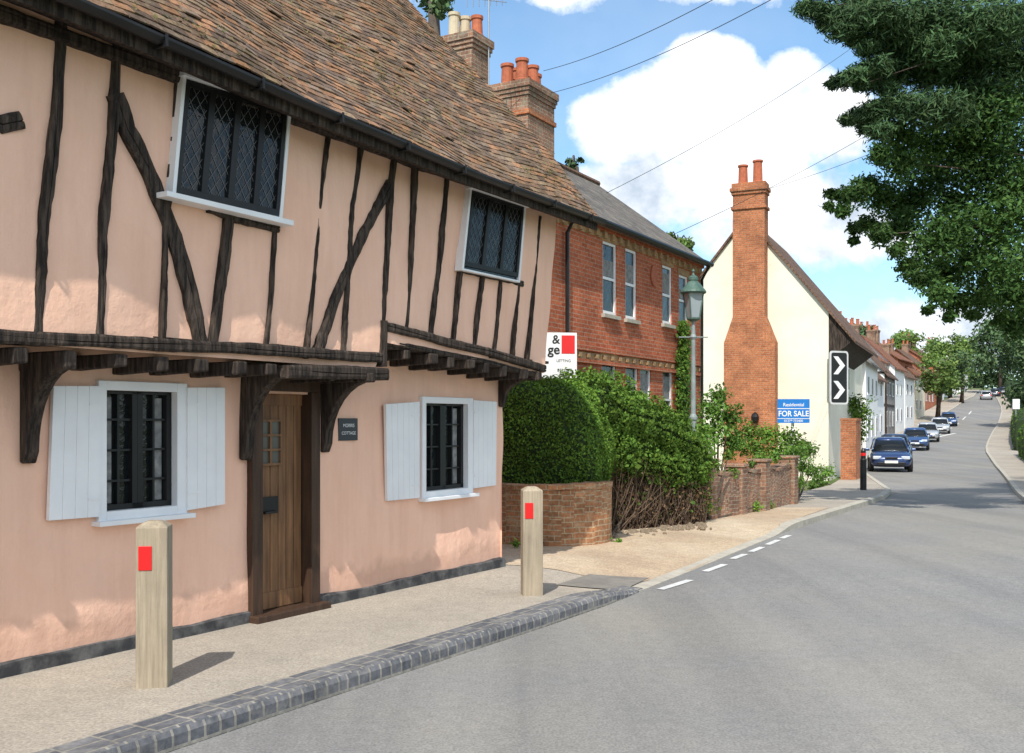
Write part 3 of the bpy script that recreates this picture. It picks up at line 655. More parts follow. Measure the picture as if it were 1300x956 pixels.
for i in range(n+1):
    s_=-7+(RE+.02+7)*i/n
    for k in range(9):
        th=math.pi*(k/8); mb.v.append(tuple(Gp(s_,.86-.055*math.cos(th),-.02-.055*math.sin(th))))
    for k in range(9):
        th=math.pi*(1-k/8); mb.v.append(tuple(Gp(s_,.86-.048*math.cos(th),-.02-.048*math.sin(th))))
for i in range(n):
    for k in range(18): a=i*18+k; b_=i*18+(k+1)%18; mb.f.append((a,b_,b_+18,a+18))
mb.obj('gutter','black',PC,smooth=True)
mb=MB()
for i in range(n):
    s0_=-7+(RE+7)*i/n; s1_=-7+(RE+7)*(i+1)/n
    mb.hexa([Gp(s0_,.77,-.13),Gp(s1_,.77,-.13),Gp(s1_,.80,-.13),Gp(s0_,.80,-.13),Gp(s0_,.77,.02),Gp(s1_,.77,.02),Gp(s1_,.80,.02),Gp(s0_,.80,.02)])
    mb.quad(Gp(s0_,J-.02,.0),Gp(s1_,J-.02,.0),Gp(s1_,.78,-.11),Gp(s0_,.78,-.11))
mb.obj('fascia','timber',PC,recalc=False)
mb=MB()
for i in range(24):
    b0=bt*i/24; b1=bt*(i+1)/24
    mb.hexa([RP(RE-.03,b0,-.12),RP(RE+.01,b0,-.12),RP(RE+.01,b1,-.12),RP(RE-.03,b1,-.12),RP(RE-.03,b0,-.02),RP(RE+.01,b0,-.02),RP(RE+.01,b1,-.02),RP(RE-.03,b1,-.02)])
mb.obj('bargeboard','timber',PC)
x=-2.0
while x<6.8:
    mb=MB(); mb.box(Gp(x,.79,-.09),fc.d3()*.02,fc.n3()*.13,(0,0,.012)); mb.box(Gp(x,.918,-.09),fc.d3()*.02,fc.n3()*.008,(0,0,.08)); mb.obj('gutter_bracket','black',PC); x+=.85
# ================================================================ BRICK HOUSE
fb=Fac((1.66,18.75),(.5,.866)); BE=5.3; BL=5.25
BH=thing('brick_house','red brick terraced house with buff brick trim and slate roof','house',fb.W(2,0,zg(20)))
def hb(u0,u1,v0,v1,minw=.42):
    a=fb.uv(u0,v0); b_=fb.uv(u1,v0); zt=fb.uv((u0+u1)/2,v0)[1]; zb_=fb.uv((u0+u1)/2,v1)[1]; c=(a[0]+b_[0])/2; w=max(b_[0]-a[0],minw)/2+.06
    return (c-w,c+w,zb_,zt)
bw=[hb(767,781,308,400),hb(796,806,317,406),hb(843,851,338,412),hb(864,871,350,414),hb(766,780,455,540),hb(796,808,458,540),hb(815,824,467,545),hb(843,852,470,545),hb(864,871,473,545)]
wallholes(fb,-3.2,BL,-.4,BE,bw,1.0,0,.11,lambda a,b:0,'brickred','front_wall',BH)
mb=MB(); mb.quad(fb.W(BL,0,-.5),fb.W(BL,-5.6,-.5),fb.W(BL,-5.6,BE),fb.W(BL,-2.6,7.2),fb.W(BL,0,BE)); mb.quad(fb.W(-3.2,0,-.5),fb.W(-3.2,-5.6,-.5),fb.W(-3.2,-5.6,BE),fb.W(-3.2,-2.6,7.2),fb.W(-3.2,0,BE))
mb.quad(fb.W(-3.2,-5.6,-.5),fb.W(BL,-5.6,-.5),fb.W(BL,-5.6,BE),fb.W(-3.2,-5.6,BE)); mb.obj('side_wall','brickred',BH,recalc=False)
mb=MB()
for sg in (0,1):
    e0=(.20,BE-.06) if sg==0 else (-5.5,BE-.12)
    P=[fb.W(-3.3,e0[0],e0[1]),fb.W(BL+.05,e0[0],e0[1]),fb.W(BL+.05,-2.6,7.35),fb.W(-3.3,-2.6,7.35)]
    mb.hexa([p-Vector((0,0,.1)) for p in P]+P)
mb.obj('roof','slate',BH)
mb=MB(); mb.tube([fb.W(-3.3,-2.6,7.36),fb.W(BL+.05,-2.6,7.36)],.08,8); mb.obj('ridge_tile','farbrown',BH)
mb=MB(); x=-3.1
while x<BL-.15: mb.box(fb.W(x,.0,BE-.30),fb.d3()*.11,fb.n3()*.07,(0,0,.12)); x+=.34
x=-3.1
while x<BL-.15: mb.box(fb.W(x,.0,2.78),fb.d3()*.11,fb.n3()*.05,(0,0,.075)); x+=.34
mb.box(fb.W(-3.2,0,2.755),fb.d3()*(3.2+BL),fb.n3()*.015,(0,0,.12)); mb.box(fb.W(-3.2,0,BE-.31),fb.d3()*(3.2+BL),fb.n3()*.015,(0,0,.12))
mb.obj('dentil_course','yellow',BH)
mb=MB(); mb.box(fb.W(-3.2,0,2.68),fb.d3()*(3.22+BL),fb.n3()*.06,(0,0,.07)); mb.box(fb.W(-3.2,0,2.90),fb.d3()*(3.22+BL),fb.n3()*.06,(0,0,.075)); mb.box(fb.W(-3.2,0,BE-.18),fb.d3()*(3.22+BL),fb.n3()*.09,(0,0,.10)); mb.obj('string_course','brickred',BH)
mb=MB(); mb.tube([fb.W(-3.3,.25,BE-.10),fb.W(BL+.06,.25,BE-.10)],.055,8); mb.obj('gutter','black',BH)
for s_ in (fb.uv(715,300)[0],BL-.12):
    mb=MB(); mb.tube([fb.W(s_,.25,BE-.15),fb.W(s_,.08,BE-.45),fb.W(s_,.08,-.1)],.035,8); mb.obj('drainpipe','black',BH)
for h in bw:
    s0,s1,z0,z1=h; mb=MB(); f=.05
    for q in ((s0,s0+f,z0,z1),(s1-f,s1,z0,z1),(s0+f,s1-f,z1-f,z1),(s0+f,s1-f,z0,z0+f+.02),(s0+f,s1-f,(z0+z1)/2-.025,(z0+z1)/2+.025)):
        mb.box(fb.W(q[0],-.07,q[2]),fb.d3()*(q[1]-q[0]),fb.n3()*.05,(0,0,q[3]-q[2]))
    W=mb.obj('window','white',BH)
    mb=MB(); mb.box(fb.W(s0+.02,-.08,z0+.02),fb.d3()*(s1-s0-.04),fb.n3()*.03,(0,0,z1-z0-.04)); mb.obj('glass','glass',W)
    mb=MB(); mb.box(fb.W(s0+f,-.047,(z0+z1)/2+.04),fb.d3()*(s1-s0-2*f),fb.n3()*.003,(0,0,(z1-z0)*random.uniform(.15,.38))); mb.obj('blind','curtain',W)
    mb=MB(); mb.box(fb.W(s0-.06,-.06,z0-.07),fb.d3()*(s1-s0+.12),fb.n3()*.13,(0,0,.07)); mb.obj('sill','stone',W)
    mb=MB(); mb.box(fb.W(s0-.08,0,z1),fb.d3()*(s1-s0+.16),fb.n3()*.012,(0,0,.13)); mb.obj('lintel','yellow',W)
s_,z_=fb.uv(829,350); mb=MB(); P=[]
for k in range(12): P.append(fb.W(s_+.16*math.cos(k*math.pi/6),0,z_+.22*math.sin(k*math.pi/6)))
mb.prism(P,fb.n3()*.04); mb.obj('wall_roundel','terra',BH,bevel=.01)
def pots(parent,base,positions,mats,r=.11,h=.42,name='chimney_pot'):
    for (dx,dy),mt_,hh in zip(positions,mats,[h*random.uniform(.9,1.1) for _ in positions]):
        mb=MB(); mb.lathe((base[0]+dx,base[1]+dy,base[2]),[(r*1.15,0),(r*1.15,.06),(r,.08),(r*.9,hh-.07),(r*1.08,hh-.06),(r*1.08,hh),(r*.75,hh),(r*.7,hh-.1)],14); mb.obj(name,mt_,parent,smooth=False)
def chimney(parent,c,w,d,ang,zb_,zt,mat,name='chimney'):
    mb=MB(); mb.cb((c[0],c[1],(zb_+zt-.3)/2),(w,d,zt-.3-zb_),ang)
    for k,(g_,h) in enumerate(((.05,.08),(.10,.08),(.15,.14))):
        z=zt-.30+[0,.08,.16][k]; mb.cb((c[0],c[1],z+h/2),(w+g_,d+g_,h),ang)
    return mb.obj(name,mat,parent)
ang=math.atan2(fb.d.y,fb.d.x)
c2=fb.W(1.67,-2.6,0); CH=chimney(BH,c2,1.15,.85,ang,5.5,8.6,'brickold')
mb=MB(); mb.cb((c2.x,c2.y,6.93),(1.22,.95,.30),ang); mb.obj('lead_flashing','lead',CH)
mb=MB(); mb.cb((c2.x,c2.y,7.95),(1.22,.92,.09),ang); mb.obj('brick_band','brickchim',CH)
dd=fb.d*.28; pots(CH,(c2.x,c2.y,8.6),[(dd.x*k+fb.n.x*q,dd.y*k+fb.n.y*q) for k,q in ((-1.5,.2),(-1.2,-.2),(.1,.2),(.3,-.2),(1.5,.05))],['terra']*5,.13,.46)
c1=fb.W(-.55,-2.6,0); CH1=chimney(BH,c1,.62,.62,ang,5.5,8.95,'brickold')
pots(CH1,(c1.x,c1.y,8.95),[(-.24,.0),(-.03,.1),(.2,-.05)],['creampot','creampot','terra'],.11,.46)
AE=thing('television_aerial','thin television aerial clamped to a brick chimney','aerial',(c1.x+.42,c1.y,8.2))
mb=MB(); p=Vector((c1.x+.42,c1.y,8.0)); mb.tube([p,p+Vector((0,0,1.9))],.014,6); mb.tube([p+Vector((-.45,0,1.75)),p+Vector((.35,.1,1.7))],.008,5)
for k in range(7): q=p+Vector((-.4+.11*k,.02*k,1.745-.006*k)); mb.tube([q-Vector((0,.1,.22-.02*k)),q+Vector((0,.1,.22-.02*k))],.006,4)
mb.obj('mast','metal',AE)
# ================================================================ WHITE GABLE HOUSE
O=Vector((11.44,37.0)); fw=Fac(O,(.41,.91)); gd=-fw.n
zb_=zg(37)-.3
def WG(w,l,z): return Vector((O.x+gd.x*w+fw.d.x*l,O.y+gd.y*w+fw.d.y*l,z))
WH=thing('gabled_house','cream rendered gabled house with external brick chimney','house',WG(3,0,zg(38)))
EA=4.6; PK=9.35; sl=(PK-EA)/3.85
mb=MB(); P=[WG(0,0,zb_),WG(5.9,0,zb_),WG(5.9,0,EA+.9*sl-.12),WG(2.95,0,PK-.12),WG(0,0,EA+.9*sl-.12)]; mb.prism(P,(fw.d.x*9,fw.d.y*9,0)); mb.obj('wall','cream',WH)
mb=MB()
for a,b_ in (((-.95,EA-.06),(2.95,PK)),((6.85,EA-.06),(2.95,PK))):
    P=[WG(a[0],-.12,a[1]),WG(b_[0],-.12,b_[1]),WG(b_[0],9.2,b_[1]),WG(a[0],9.2,a[1])]; mb.hexa([p-Vector((0,0,.12)) for p in P]+P)
mb.obj('roof','farbrown',WH)
mb=MB(); mb.prism([WG(0,.02,3.9),WG(-.85,.02,4.55),WG(0,.02,5.6)],fw.d3()*8.6); mb.obj('eave_bracket','timber',WH)
mb=MB(); pj=lambda w,l,z:WG(w,-l,z); D_=.62
def slab(w0,w1,z0,w2,w3,z1): mb.hexa([pj(w0,-.1,z0),pj(w1,-.1,z0),pj(w1,D_,z0),pj(w0,D_,z0),pj(w2,-.1,z1),pj(w3,-.1,z1),pj(w3,D_,z1),pj(w2,D_,z1)])
slab(1.80,3.66,zb_,1.80,3.66,4.55); slab(1.80,3.66,4.55,2.17,3.33,5.5); slab(2.17,3.33,5.5,2.17,3.33,10.0)
for g_,z0,z1 in ((.06,9.45,9.55),(.05,10.0,10.12),(.10,10.12,10.24),(.04,10.24,10.42)):
    mb.hexa([pj(2.17-g_,-.1,z0),pj(3.33+g_,-.1,z0),pj(3.33+g_,D_+g_,z0),pj(2.17-g_,D_+g_,z0),pj(2.17-g_,-.1,z1),pj(3.33+g_,-.1,z1),pj(3.33+g_,D_+g_,z1),pj(2.17-g_,D_+g_,z1)])
CW=mb.obj('chimney','brickchim',WH); q=WG(2.75,-.28,10.42)
pots(CW,q,[(gd.x*.27,gd.y*.27),(-gd.x*.27,-gd.y*.27)],['terra','terra'],.18,.78)
mb=MB(); mb.lathe(WG(2.5,-.70,1.75),[(.04,-.16),(.12,-.1),(.15,.06),(.11,.16),(.02,.24)],10); mb.obj('wall_lantern','black',WH)
for k in range(2):
    s_=2+k*3.5; mb=MB(); mb.box(fw.W(s_,-.02,2.9),fw.d3()*1.0,fw.n3()*.05,(0,0,1.0)); W=mb.obj('window','white',WH); mb=MB(); mb.box(fw.W(s_+.08,.03,2.98),fw.d3()*.84,fw.n3()*.01,(0,0,.84)); mb.obj('glass','glass',W)
cs=Vector((11.74,36.75,0)); rz=math.radians(20); rgt=Vector((math.cos(rz),math.sin(rz),0)); nrm=Vector((math.sin(rz),-math.cos(rz),0)); wch=.80
CS=thing('chevron_sign','black board with two white chevrons and pale border','road sign',(cs.x,cs.y,2.2))
def rrect(c,w,h,r,n):
    P=[]
    for cx_,cz_,a0_ in ((w/2-r,h/2-r,0),(-w/2+r,h/2-r,90),(-w/2+r,-h/2+r,180),(w/2-r,-h/2+r,270)):
        for k in range(5): a=math.radians(a0_+k*22.5); P.append(c+rgt*(cx_+r*math.cos(a))+Vector((0,0,cz_+r*math.sin(a)))+nrm*n)
    return P
cc=Vector((cs.x,cs.y,3.22)); mb=MB(); mb.prism(rrect(cc,wch,1.92,.12,0),-nrm*.03); Bd=mb.obj('sign_board','signgrey',CS)
mb=MB(); mb.prism(rrect(cc,wch-.13,1.79,.08,.002),nrm*.002); Bp=mb.obj('black_panel','ink',Bd)
for k in range(2):
    z0=2.38+k*.88; q=lambda a,z:Vector((cs.x,cs.y,z0))+rgt*a+Vector((0,0,z))+nrm*.006
    mb=MB(); mb.prism([q(-.25,.08),q(-.05,.08),q(.25,.40),q(-.05,.72),q(-.25,.72),q(.03,.40)],nrm*.003); mb.obj('chevron','white',Bd)
mb=MB(); mb.box(Vector((cs.x,cs.y,2.5))-nrm*.03-rgt*.3,rgt*.06,-nrm*.25,(0,0,1.4))
mb.obj('fixing_bracket','metal',CS)
# ================================================================ generic houses
def house(label,o,d,L,dep,eave,ridge,wm,rm,wins=(),chims=(),frame=False,name='house'):
    f=Fac(o,d); zb_=zg(o[1])-.6; T=thing(name,label,'house',f.W(L/2,-dep/2,zg(o[1])))
    mb=MB(); mb.prism([f.W(0,0,zb_),f.W(0,-dep,zb_),f.W(0,-dep,eave),f.W(0,-dep/2,ridge-.12),f.W(0,0,eave)],f.d3()*L); mb.obj('wall',wm,T)
    sl_=(ridge-eave)/(dep/2); mb=MB(); ov=.3
    for e in (ov,-dep-ov):
        P=[f.W(-.25,e,eave-ov*sl_),f.W(L+.25,e,eave-ov*sl_),f.W(L+.25,-dep/2,ridge),f.W(-.25,-dep/2,ridge)]; mb.hexa([p-Vector((0,0,.12)) for p in P]+P)
    mb.obj('roof',rm,T)
    for (s_,z,w,h) in wins:
        mb=MB(); mb.box(f.W(s_,-.02,z),f.d3()*w,f.n3()*.06,(0,0,h)); W=mb.obj('window','white',T)
        mb=MB(); mb.box(f.W(s_+.09,.03,z+.09),f.d3()*(w-.18),f.n3()*.02,(0,0,h-.18)); mb.obj('glass','glass',W)
        mb=MB(); mb.box(f.W(s_+w/2-.03,.051,z+.09),f.d3()*.06,f.n3()*.006,(0,0,h-.18)); mb.obj('glazing_bar','white',W)
    gw=.9; zg0=zb_+.6
    for w_ in (.3,.7):
        for zz in ((zg0+.9,zg0+3.4) if eave-zg0>4.3 else (zg0+.9,)):
            c_=f.W(-.02,-dep*w_,zz+.6); mb=MB(); mb.cb(c_,(.06,gw,1.2),math.atan2(f.d.y,f.d.x)); W=mb.obj('window','white',T); mb=MB(); mb.cb(f.W(-.055,-dep*w_,zz+.6),(.02,gw-.16,1.04),math.atan2(f.d.y,f.d.x)); mb.obj('glass','glass',W)
    for (s_,w,h) in chims:
        p=f.W(s_,-dep/2,0); c=chimney(T,p,w,w*.7,math.atan2(f.d.y,f.d.x),ridge-1,ridge+h,'brickold'); pots(c,(p.x,p.y,ridge+h),[(-w*.25,0),(w*.25,0)],['terra','terra'],.13,.5)
    if frame:
        mb=MB()
        for k in range(int(L/.9)+1): mb.box(f.W(k*.9,0,zg0),f.d3()*.16,f.n3()*.04,(0,0,eave-zg0))
        for zz in (zg0+.1,(eave+zg0)/2,eave-.2): mb.box(f.W(0,0,zz),f.d3()*L,f.n3()*.05,(0,0,.18))
        mb.obj('timber_frame','timber',T)
        mb=MB()
        for k in range(int(dep/.9)+1): mb.box(f.W(0,-k*.9,zg0),f.d3()*-.04,f.n3()*.16,(0,0,eave-zg0))
        for zz in (zg0+.1,(eave+zg0)/2,eave-.2): mb.box(f.W(0,-dep,zz),f.d3()*-.05,f.n3()*dep,(0,0,.18))
        mb.obj('gable_timber_frame','timber',T)
    return T
def X(u,Y): return (u-CX)/F*Y
def st(label,Y,u,L,dep,hE,hR,wm,rm,ch,frame=False,d=(.42,.907)):
    z=zg(Y+L*.3); two=hE>4.2
    wins=[(s_,z+1.0,1.1,1.2) for s_ in np.arange(1,L-1.5,2.9)]+([(s_,z+3.4,1.0,1.1) for s_ in np.arange(1,L-1.5,2.9)] if two else [])
    return house(label,(X(u,Y),Y),d,L,dep,z+hE,z+hR,wm,rm,[(float(a),b,c,e) for a,b,c,e in wins],ch,frame)
st('white rendered house with grey slate roof and sash windows',56,1099,9,5.0,5.4,7.4,'farwhite','slate',[(8,1.0,.7)],d=(.40,.917))
st('small white cottage with brown tiled roof beside the road',67,1110,7,4.6,4.8,7.0,'farwhite','farbrown',[(6,.9,.8)],d=(.42,.907))
st('timber framed white house with steep brown tiled roof',77,1123,9,5.2,5.2,8.2,'farwhite','farbrown',[(4,1.0,.9)],True)
st('white gabled house with red tiled roof',91,1136,7,5.6,6.0,8.8,'farwhite','farred',[(6,1.0,.9)],d=(.46,.89))
st('white cottage with brown roof and end chimney',103,1149,7,5.4,5.4,8.0,'farwhite','farbrown',[(6,1.0,.9)],d=(.48,.88))
st('cream cottage with red tiled roof on the rising street',118,1161,8,6,5.2,8.0,'farcream','farred',[(2,1.0,.9)],d=(.5,.866))
st('red brick cottage with tiled roof on the rising street',134,1174,9,7,5.0,8.0,'brickred','farbrown',[(7,1.1,1.0)],d=(.5,.866))
st('white village house with dark tiled roof on the hill',152,1188,9,7,5.4,8.2,'farwhite','farbrown',[(2,1.1,1.0)],d=(.5,.866))
st('white village house near the top of the hill',172,1206,10,7,5.4,8.4,'farwhite','farred',[(3,1.3,1.2)],d=(.5,.866))
st('small white house on the hill crest',196,1222,9,7,5.0,8.0,'farwhite','farbrown',[(3,1.3,1.2)],d=(.5,.866))
house('tall house with steep red clay tiled roof and brick chimneys',(X(1114,86),86),(.45,.89),9,7,7.0,9.8,'farwhite','farred',[],[(1.2,1.2,.9),(8,1.2,.9)])
house('house with orange tiled roof and tall chimneys',(X(1140,114),114),(.5,.866),10,8,8.8,11.4,'brickred','farred',[],[(2,1.4,1.2),(8,1.4,1.2)])
house('cream house with grey roof and broad chimney stacks',(X(1083,52),52),(.42,.907),6,6,5.6,7.6,'cream','slate',[],[(.8,1.1,.6),(5,1,.5)])
house('red brick village house with tall chimneys',(X(1184,145),145),(.5,.866),10,8,9.8,12.6,'brickred','farred',[],[(3,1.5,1.6),(8,1.5,1.6)])
# ================================================================ GARDEN WALLS, HEDGES
def sweepwall(name,label,P,h,th,mat,cap='brickwall',z0=-.2,jit=.008):
    P=dens(P,.12); T=thing(name,label,'wall',(P[0].x,P[0].y,zg(P[0].y))); ph=random.random()*9
    for nm,prof,mt_ in (('masonry',[(-th/2,z0),(-th/2,h*.5),(-th/2,h),(th/2,h),(th/2,h*.5),(th/2,z0)],mat),('coping',[(-th/2-.02,h-.0),(-th/2-.02,h+.075),(th/2+.02,h+.075),(th/2+.02,h)],cap)):
        mb=MB(); k=len(prof)
        for i,p in enumerate(P):
            d=(P[min(i+1,len(P)-1)]-P[max(i-1,0)]).normalized(); l=Vector((-d.y,d.x)); w_=jit*2*math.sin(i*.35+ph)
            for a,dz in prof: q=p+l*(a+w_+random.uniform(-jit,jit)*.6); mb.v.append((q.x,q.y,zg(p.y)+dz+(jit*1.5*math.sin(i*.5+ph)+random.uniform(-jit,jit) if dz>z0 else 0)))
        for i in range(len(P)-1):
            for j in range(k): a=i*k+j; b_=i*k+(j+1)%k; mb.f.append((a,b_,b_+k,a+k))
        mb.f+= [tuple(range(k)),tuple((len(P)-1)*k+j for j in range(k))]; mb.obj(nm,mt_,T)
    return T
sweepwall('garden_wall','low curved red brick garden wall under a clipped hedge',smoothp([(-1.6,15.2),(-.8,14.6),(.1,13.95),(.75,13.8),(1.2,14.15),(1.33,14.8),(1.3,15.6)],2),.76,.24,'brickwall')
FW=sweepwall('garden_wall','weathered low brick front garden wall with piers',[(3.45,18.3),(4.7,20.1),(6.1,22.6)],.78,.22,'brickold',cap='brickold',jit=.018)
for (x,y,hh) in ((3.45,18.3,1.02),(4.25,19.45,.9),(4.95,20.5,.97),(6.1,22.6,1.0)):
    mb=MB(); a=math.radians(60); mb.cb((x,y,zg(y)+hh/2-.1),(.34,.36,hh+.2),a); mb.cb((x,y,zg(y)+hh+.03),(.40,.42,.06),a+.03); mb.obj('pier','brickold',FW,bevel=.015)
BW=sweepwall('boundary_wall','orange brick wall end beside a cream house corner',[(11.35,34.6),(11.75,35.4),(12.05,36.2)],2.0,.5,'brickchim',cap='brickchim')
sweepwall('boundary_wall','low pale brick wall beyond the cream house',[(13.2,40.5),(14.6,44.0)],1.3,.3,'brickold')
HG=thing('clipped_hedge','dense clipped flat topped green hedge above a brick wall','hedge',(.35,15.0,0))
def wp(p,q): return [p[0]+(-.24*max(0,q[2]) if q[0]>0 else .06*max(0,q[2])),p[1],p[2]]
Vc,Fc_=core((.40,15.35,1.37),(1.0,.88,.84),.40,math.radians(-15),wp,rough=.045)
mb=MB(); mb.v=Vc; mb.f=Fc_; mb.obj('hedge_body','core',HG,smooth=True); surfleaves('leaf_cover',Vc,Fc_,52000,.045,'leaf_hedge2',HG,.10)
HD=thing('overgrown_hedge','sloping clipped hedge with bare brown stems beneath','hedge',(2.1,17,zg(17)))
a0=Vector((1.0,15.95)); a1=Vector((3.2,17.85)); mid=(a0+a1)/2; hl=(a1-a0).length/2+.10; rz2=math.atan2((a1-a0).y,(a1-a0).x)
def wp2(p,q):
    t_=q[0]; hh=.54-.25*t_; return [p[0],p[1]*(1-.15*t_)*(1 if q[2]>0 else .85),q[2]*hh*(1+.06*math.sin(q[0]*5))-.40*t_]
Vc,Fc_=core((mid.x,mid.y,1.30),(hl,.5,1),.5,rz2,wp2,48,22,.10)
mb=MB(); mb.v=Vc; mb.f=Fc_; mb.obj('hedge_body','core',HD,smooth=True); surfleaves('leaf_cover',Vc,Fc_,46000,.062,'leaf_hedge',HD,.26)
n_=Vector((-(a1-a0).y,(a1-a0).x)).normalized()
mb=MB()
for k in range(520):
    cl=random.randrange(9); t_=(cl+.5+random.gauss(0,.22))/9; p=a0+(a1-a0)*(.08+.86*t_); y=random.uniform(-.42,.0); topz=1.25-.7*t_; an=random.gauss(0,.5)
    b0=Vector((p.x+n_.x*y,p.y+n_.y*y,zg(17)-.05)); ln=topz*random.uniform(.5,1.05); dx=(a1-a0).normalized()*math.sin(an)*ln-n_*random.uniform(0,.25)*ln
    b1=Vector((p.x+n_.x*y+dx.x,p.y+n_.y*y+dx.y,ln*math.cos(an)*.95)); m_=(b0+b1)/2+Vector((random.uniform(-.1,.1),random.uniform(-.1,.1),0)); mb.tube([b0,m_,b1],[.014,.008,.003],3,cap=False)
mb.obj('stems','twig',HD,recalc=False)
n=11000; t_=RS.rand(n); yy_=RS.normal(size=n)*.16-.10; base_=np.stack([a0.x+(a1.x-a0.x)*t_+n_.x*yy_,a0.y+(a1.y-a0.y)*t_+n_.y*yy_,RS.rand(n)**.8*(1.15-.65*t_)],1)+RS.normal(size=(n,3))*.04; base_[:,2]=np.maximum(base_[:,2],-.1)
leafmesh('dead_foliage',base_[:9500],RS.normal(size=(9500,3)),.05,'leaf_brown',HD,np.full(9500,.9))
leafmesh('lower_foliage',base_[9500:]+np.array([0,-.06,.12]),RS.normal(size=(n-9500,3)),.06,'leaf_hedge',HD,np.full(n-9500,.7))
def shrub(name,label,blobs,d,size,mat,loc):
    T=thing(name,label,'plant',loc); blobleaves('foliage',blobs,d,size,mat,T)
    mb=MB()
    for (x,y,z,r) in blobs[:4]: mb.tube([(loc[0],loc[1],loc[2]-.05),((loc[0]+x)/2,(loc[1]+y)/2,(loc[2]+z)/2),(x,y,z)],[.03,.02,.008],5)
    mb.obj('stem','bark',T); return T
def pb(L): return [(*PT(u,v,Y),r) for u,v,Y,r in L]
shrub('shrub','tall leafy green shrub behind a brick wall',pb([(905,515,21,.34),(900,545,21,.4),(925,530,21.3,.32),(913,500,21,.22),(890,560,20,.3),(930,560,21.5,.3)]),5000,.09,'leaf_mid',(4.2,21,-.15))
shrub('shrub','rounded bright green shrubs over a garden wall',pb([(950,550,23.5,.36),(975,552,24,.36),(1000,556,24.5,.34),(960,570,23,.35),(990,575,24,.35),(1015,565,25.5,.3),(940,565,22.6,.25)]),4500,.08,'leaf_hedge',(6.0,23.8,-.2))
shrub('climbing_plant','trailing green creeper over the end of a wall',pb([(1010,575,23.2,.28),(1025,572,24.5,.28),(1018,592,23.4,.28),(1030,598,25,.22),(1012,612,22.8,.2),(1003,590,22.6,.2),(985,580,21.6,.14),(955,588,20.4,.12),(965,580,20.8,.13)]),6500,.07,'leaf_mid',(6.5,23.4,-.2))
shrub('shrub','small shrub at the foot of a cream wall',pb([(1040,612,33,.3),(1048,600,34.5,.35),(1032,618,32,.2)]),4000,.1,'leaf_mid',(10,33,-.3))
shrub('weeds','low green weeds along the wall base',pb([(895,645,17.9,.16),(905,640,18.5,.14),(888,630,17.8,.2),(960,643,20,.13),(975,641,20.8,.12)]),7000,.06,'leaf_hedge2',(3.4,18,-.1))
shrub('weeds','small weeds beside a curved garden wall',pb([(770,684,14.4,.07),(785,688,14.3,.06),(655,690,13.5,.06),(800,650,17,.08)]),16000,.045,'leaf_hedge2',(1.3,14.4,-.02))
shrub('shrub','bush growing beside the boundary wall',pb([(1085,515,43,.7),(1090,530,44,.6),(1088,550,45,.5)]),1500,.14,'leaf_hedge',(14.5,44,-.3))
shrub('ivy_patch','ivy spilling over a weathered garden wall pier',pb([(892,590,18.0,.16),(886,600,17.9,.14),(925,578,18.9,.13),(930,600,19.0,.12)]),9000,.06,'leaf_hedge',(3.5,18.1,-.1))
IV=thing('ivy','narrow column of ivy climbing the brick house wall','plant',fb.W(fb.uv(861,500)[0],.1,zg(22)))
s_=fb.uv(861,460)[0]; n=5000; zz=RS.rand(n)*4.0-.2; P=np.array([tuple(fb.W(s_+g1,.05+abs(g2),z)) for g1,g2,z in zip(RS.normal(size=n)*.22*(1.1-zz/6),RS.normal(size=n)*.09,zz)])
leafmesh('foliage',P,np.tile(np.array([.7,-.6,.3]),(n,1))+RS.normal(size=(n,3))*.4,.09,'leaf_hedge',IV,np.full(n,.95))
mb=MB()
for k in range(120):
    x=random.uniform(1.5,3.2); y=15.3+(x-1.3)*.85+random.gauss(0,.25); r=random.uniform(.015,.06)
    mb.lathe((x,y,zg(y)),[(r*.7,-.02),(r,.0),(r*.8,r*.5),(r*.2,r*.8)],random.choice((5,6,7)),random.random()*3)
o=mb.obj('rubble','earth'); o['kind']='stuff'; tag(o,'scattered stones and rubble under the hedge','rubble')
# ================================================================ STREET LAMP
lx,ly=3.24,18.3; z0=zg(ly)
SL=thing('street_lamp','victorian style green lantern on a tall grey lamp post','street lamp',(lx,ly,z0))
mb=MB(); mb.lathe((lx,ly,z0),[(.11,0),(.11,.5),(.085,.56),(.10,.62),(.065,.7),(.055,1.75),(.075,1.78),(.075,1.82),(.045,1.88),(.036,3.2),(.062,3.25),(.04,3.3),(.03,3.5),(.05,3.58)],16); mb.obj('post','lampgrey',SL,smooth=False)
mb=MB(); mb.tube([(lx-.26,ly,z0+3.25),(lx+.26,ly,z0+3.25)],.012,6); mb.obj('ladder_bar','lampgrey',SL)
zl=z0+3.58
mb=MB(); mb.lathe((lx,ly,zl),[(.09,0),(.11,.02),(.19,.46)],4,math.radians(60)); mb.obj('lantern_glass','lampglass',SL)
mb=MB()
for k in range(4):
    th=math.radians(60+90*k); mb.tube([(lx+.115*math.cos(th),ly+.115*math.sin(th),zl),(lx+.195*math.cos(th),ly+.195*math.sin(th),zl+.47)],.013,5)
mb.lathe((lx,ly,zl+.45),[(.22,0),(.235,.02),(.22,.05),(.14,.15),(.08,.22),(.09,.24),(.09,.29),(.03,.33),(.015,.37),(.03,.40),(.0,.45)],20); mb.lathe((lx,ly,zl-.05),[(.05,0),(.12,.04),(.12,.06)],12)
mb.obj('lantern_frame','lampgreen',SL)
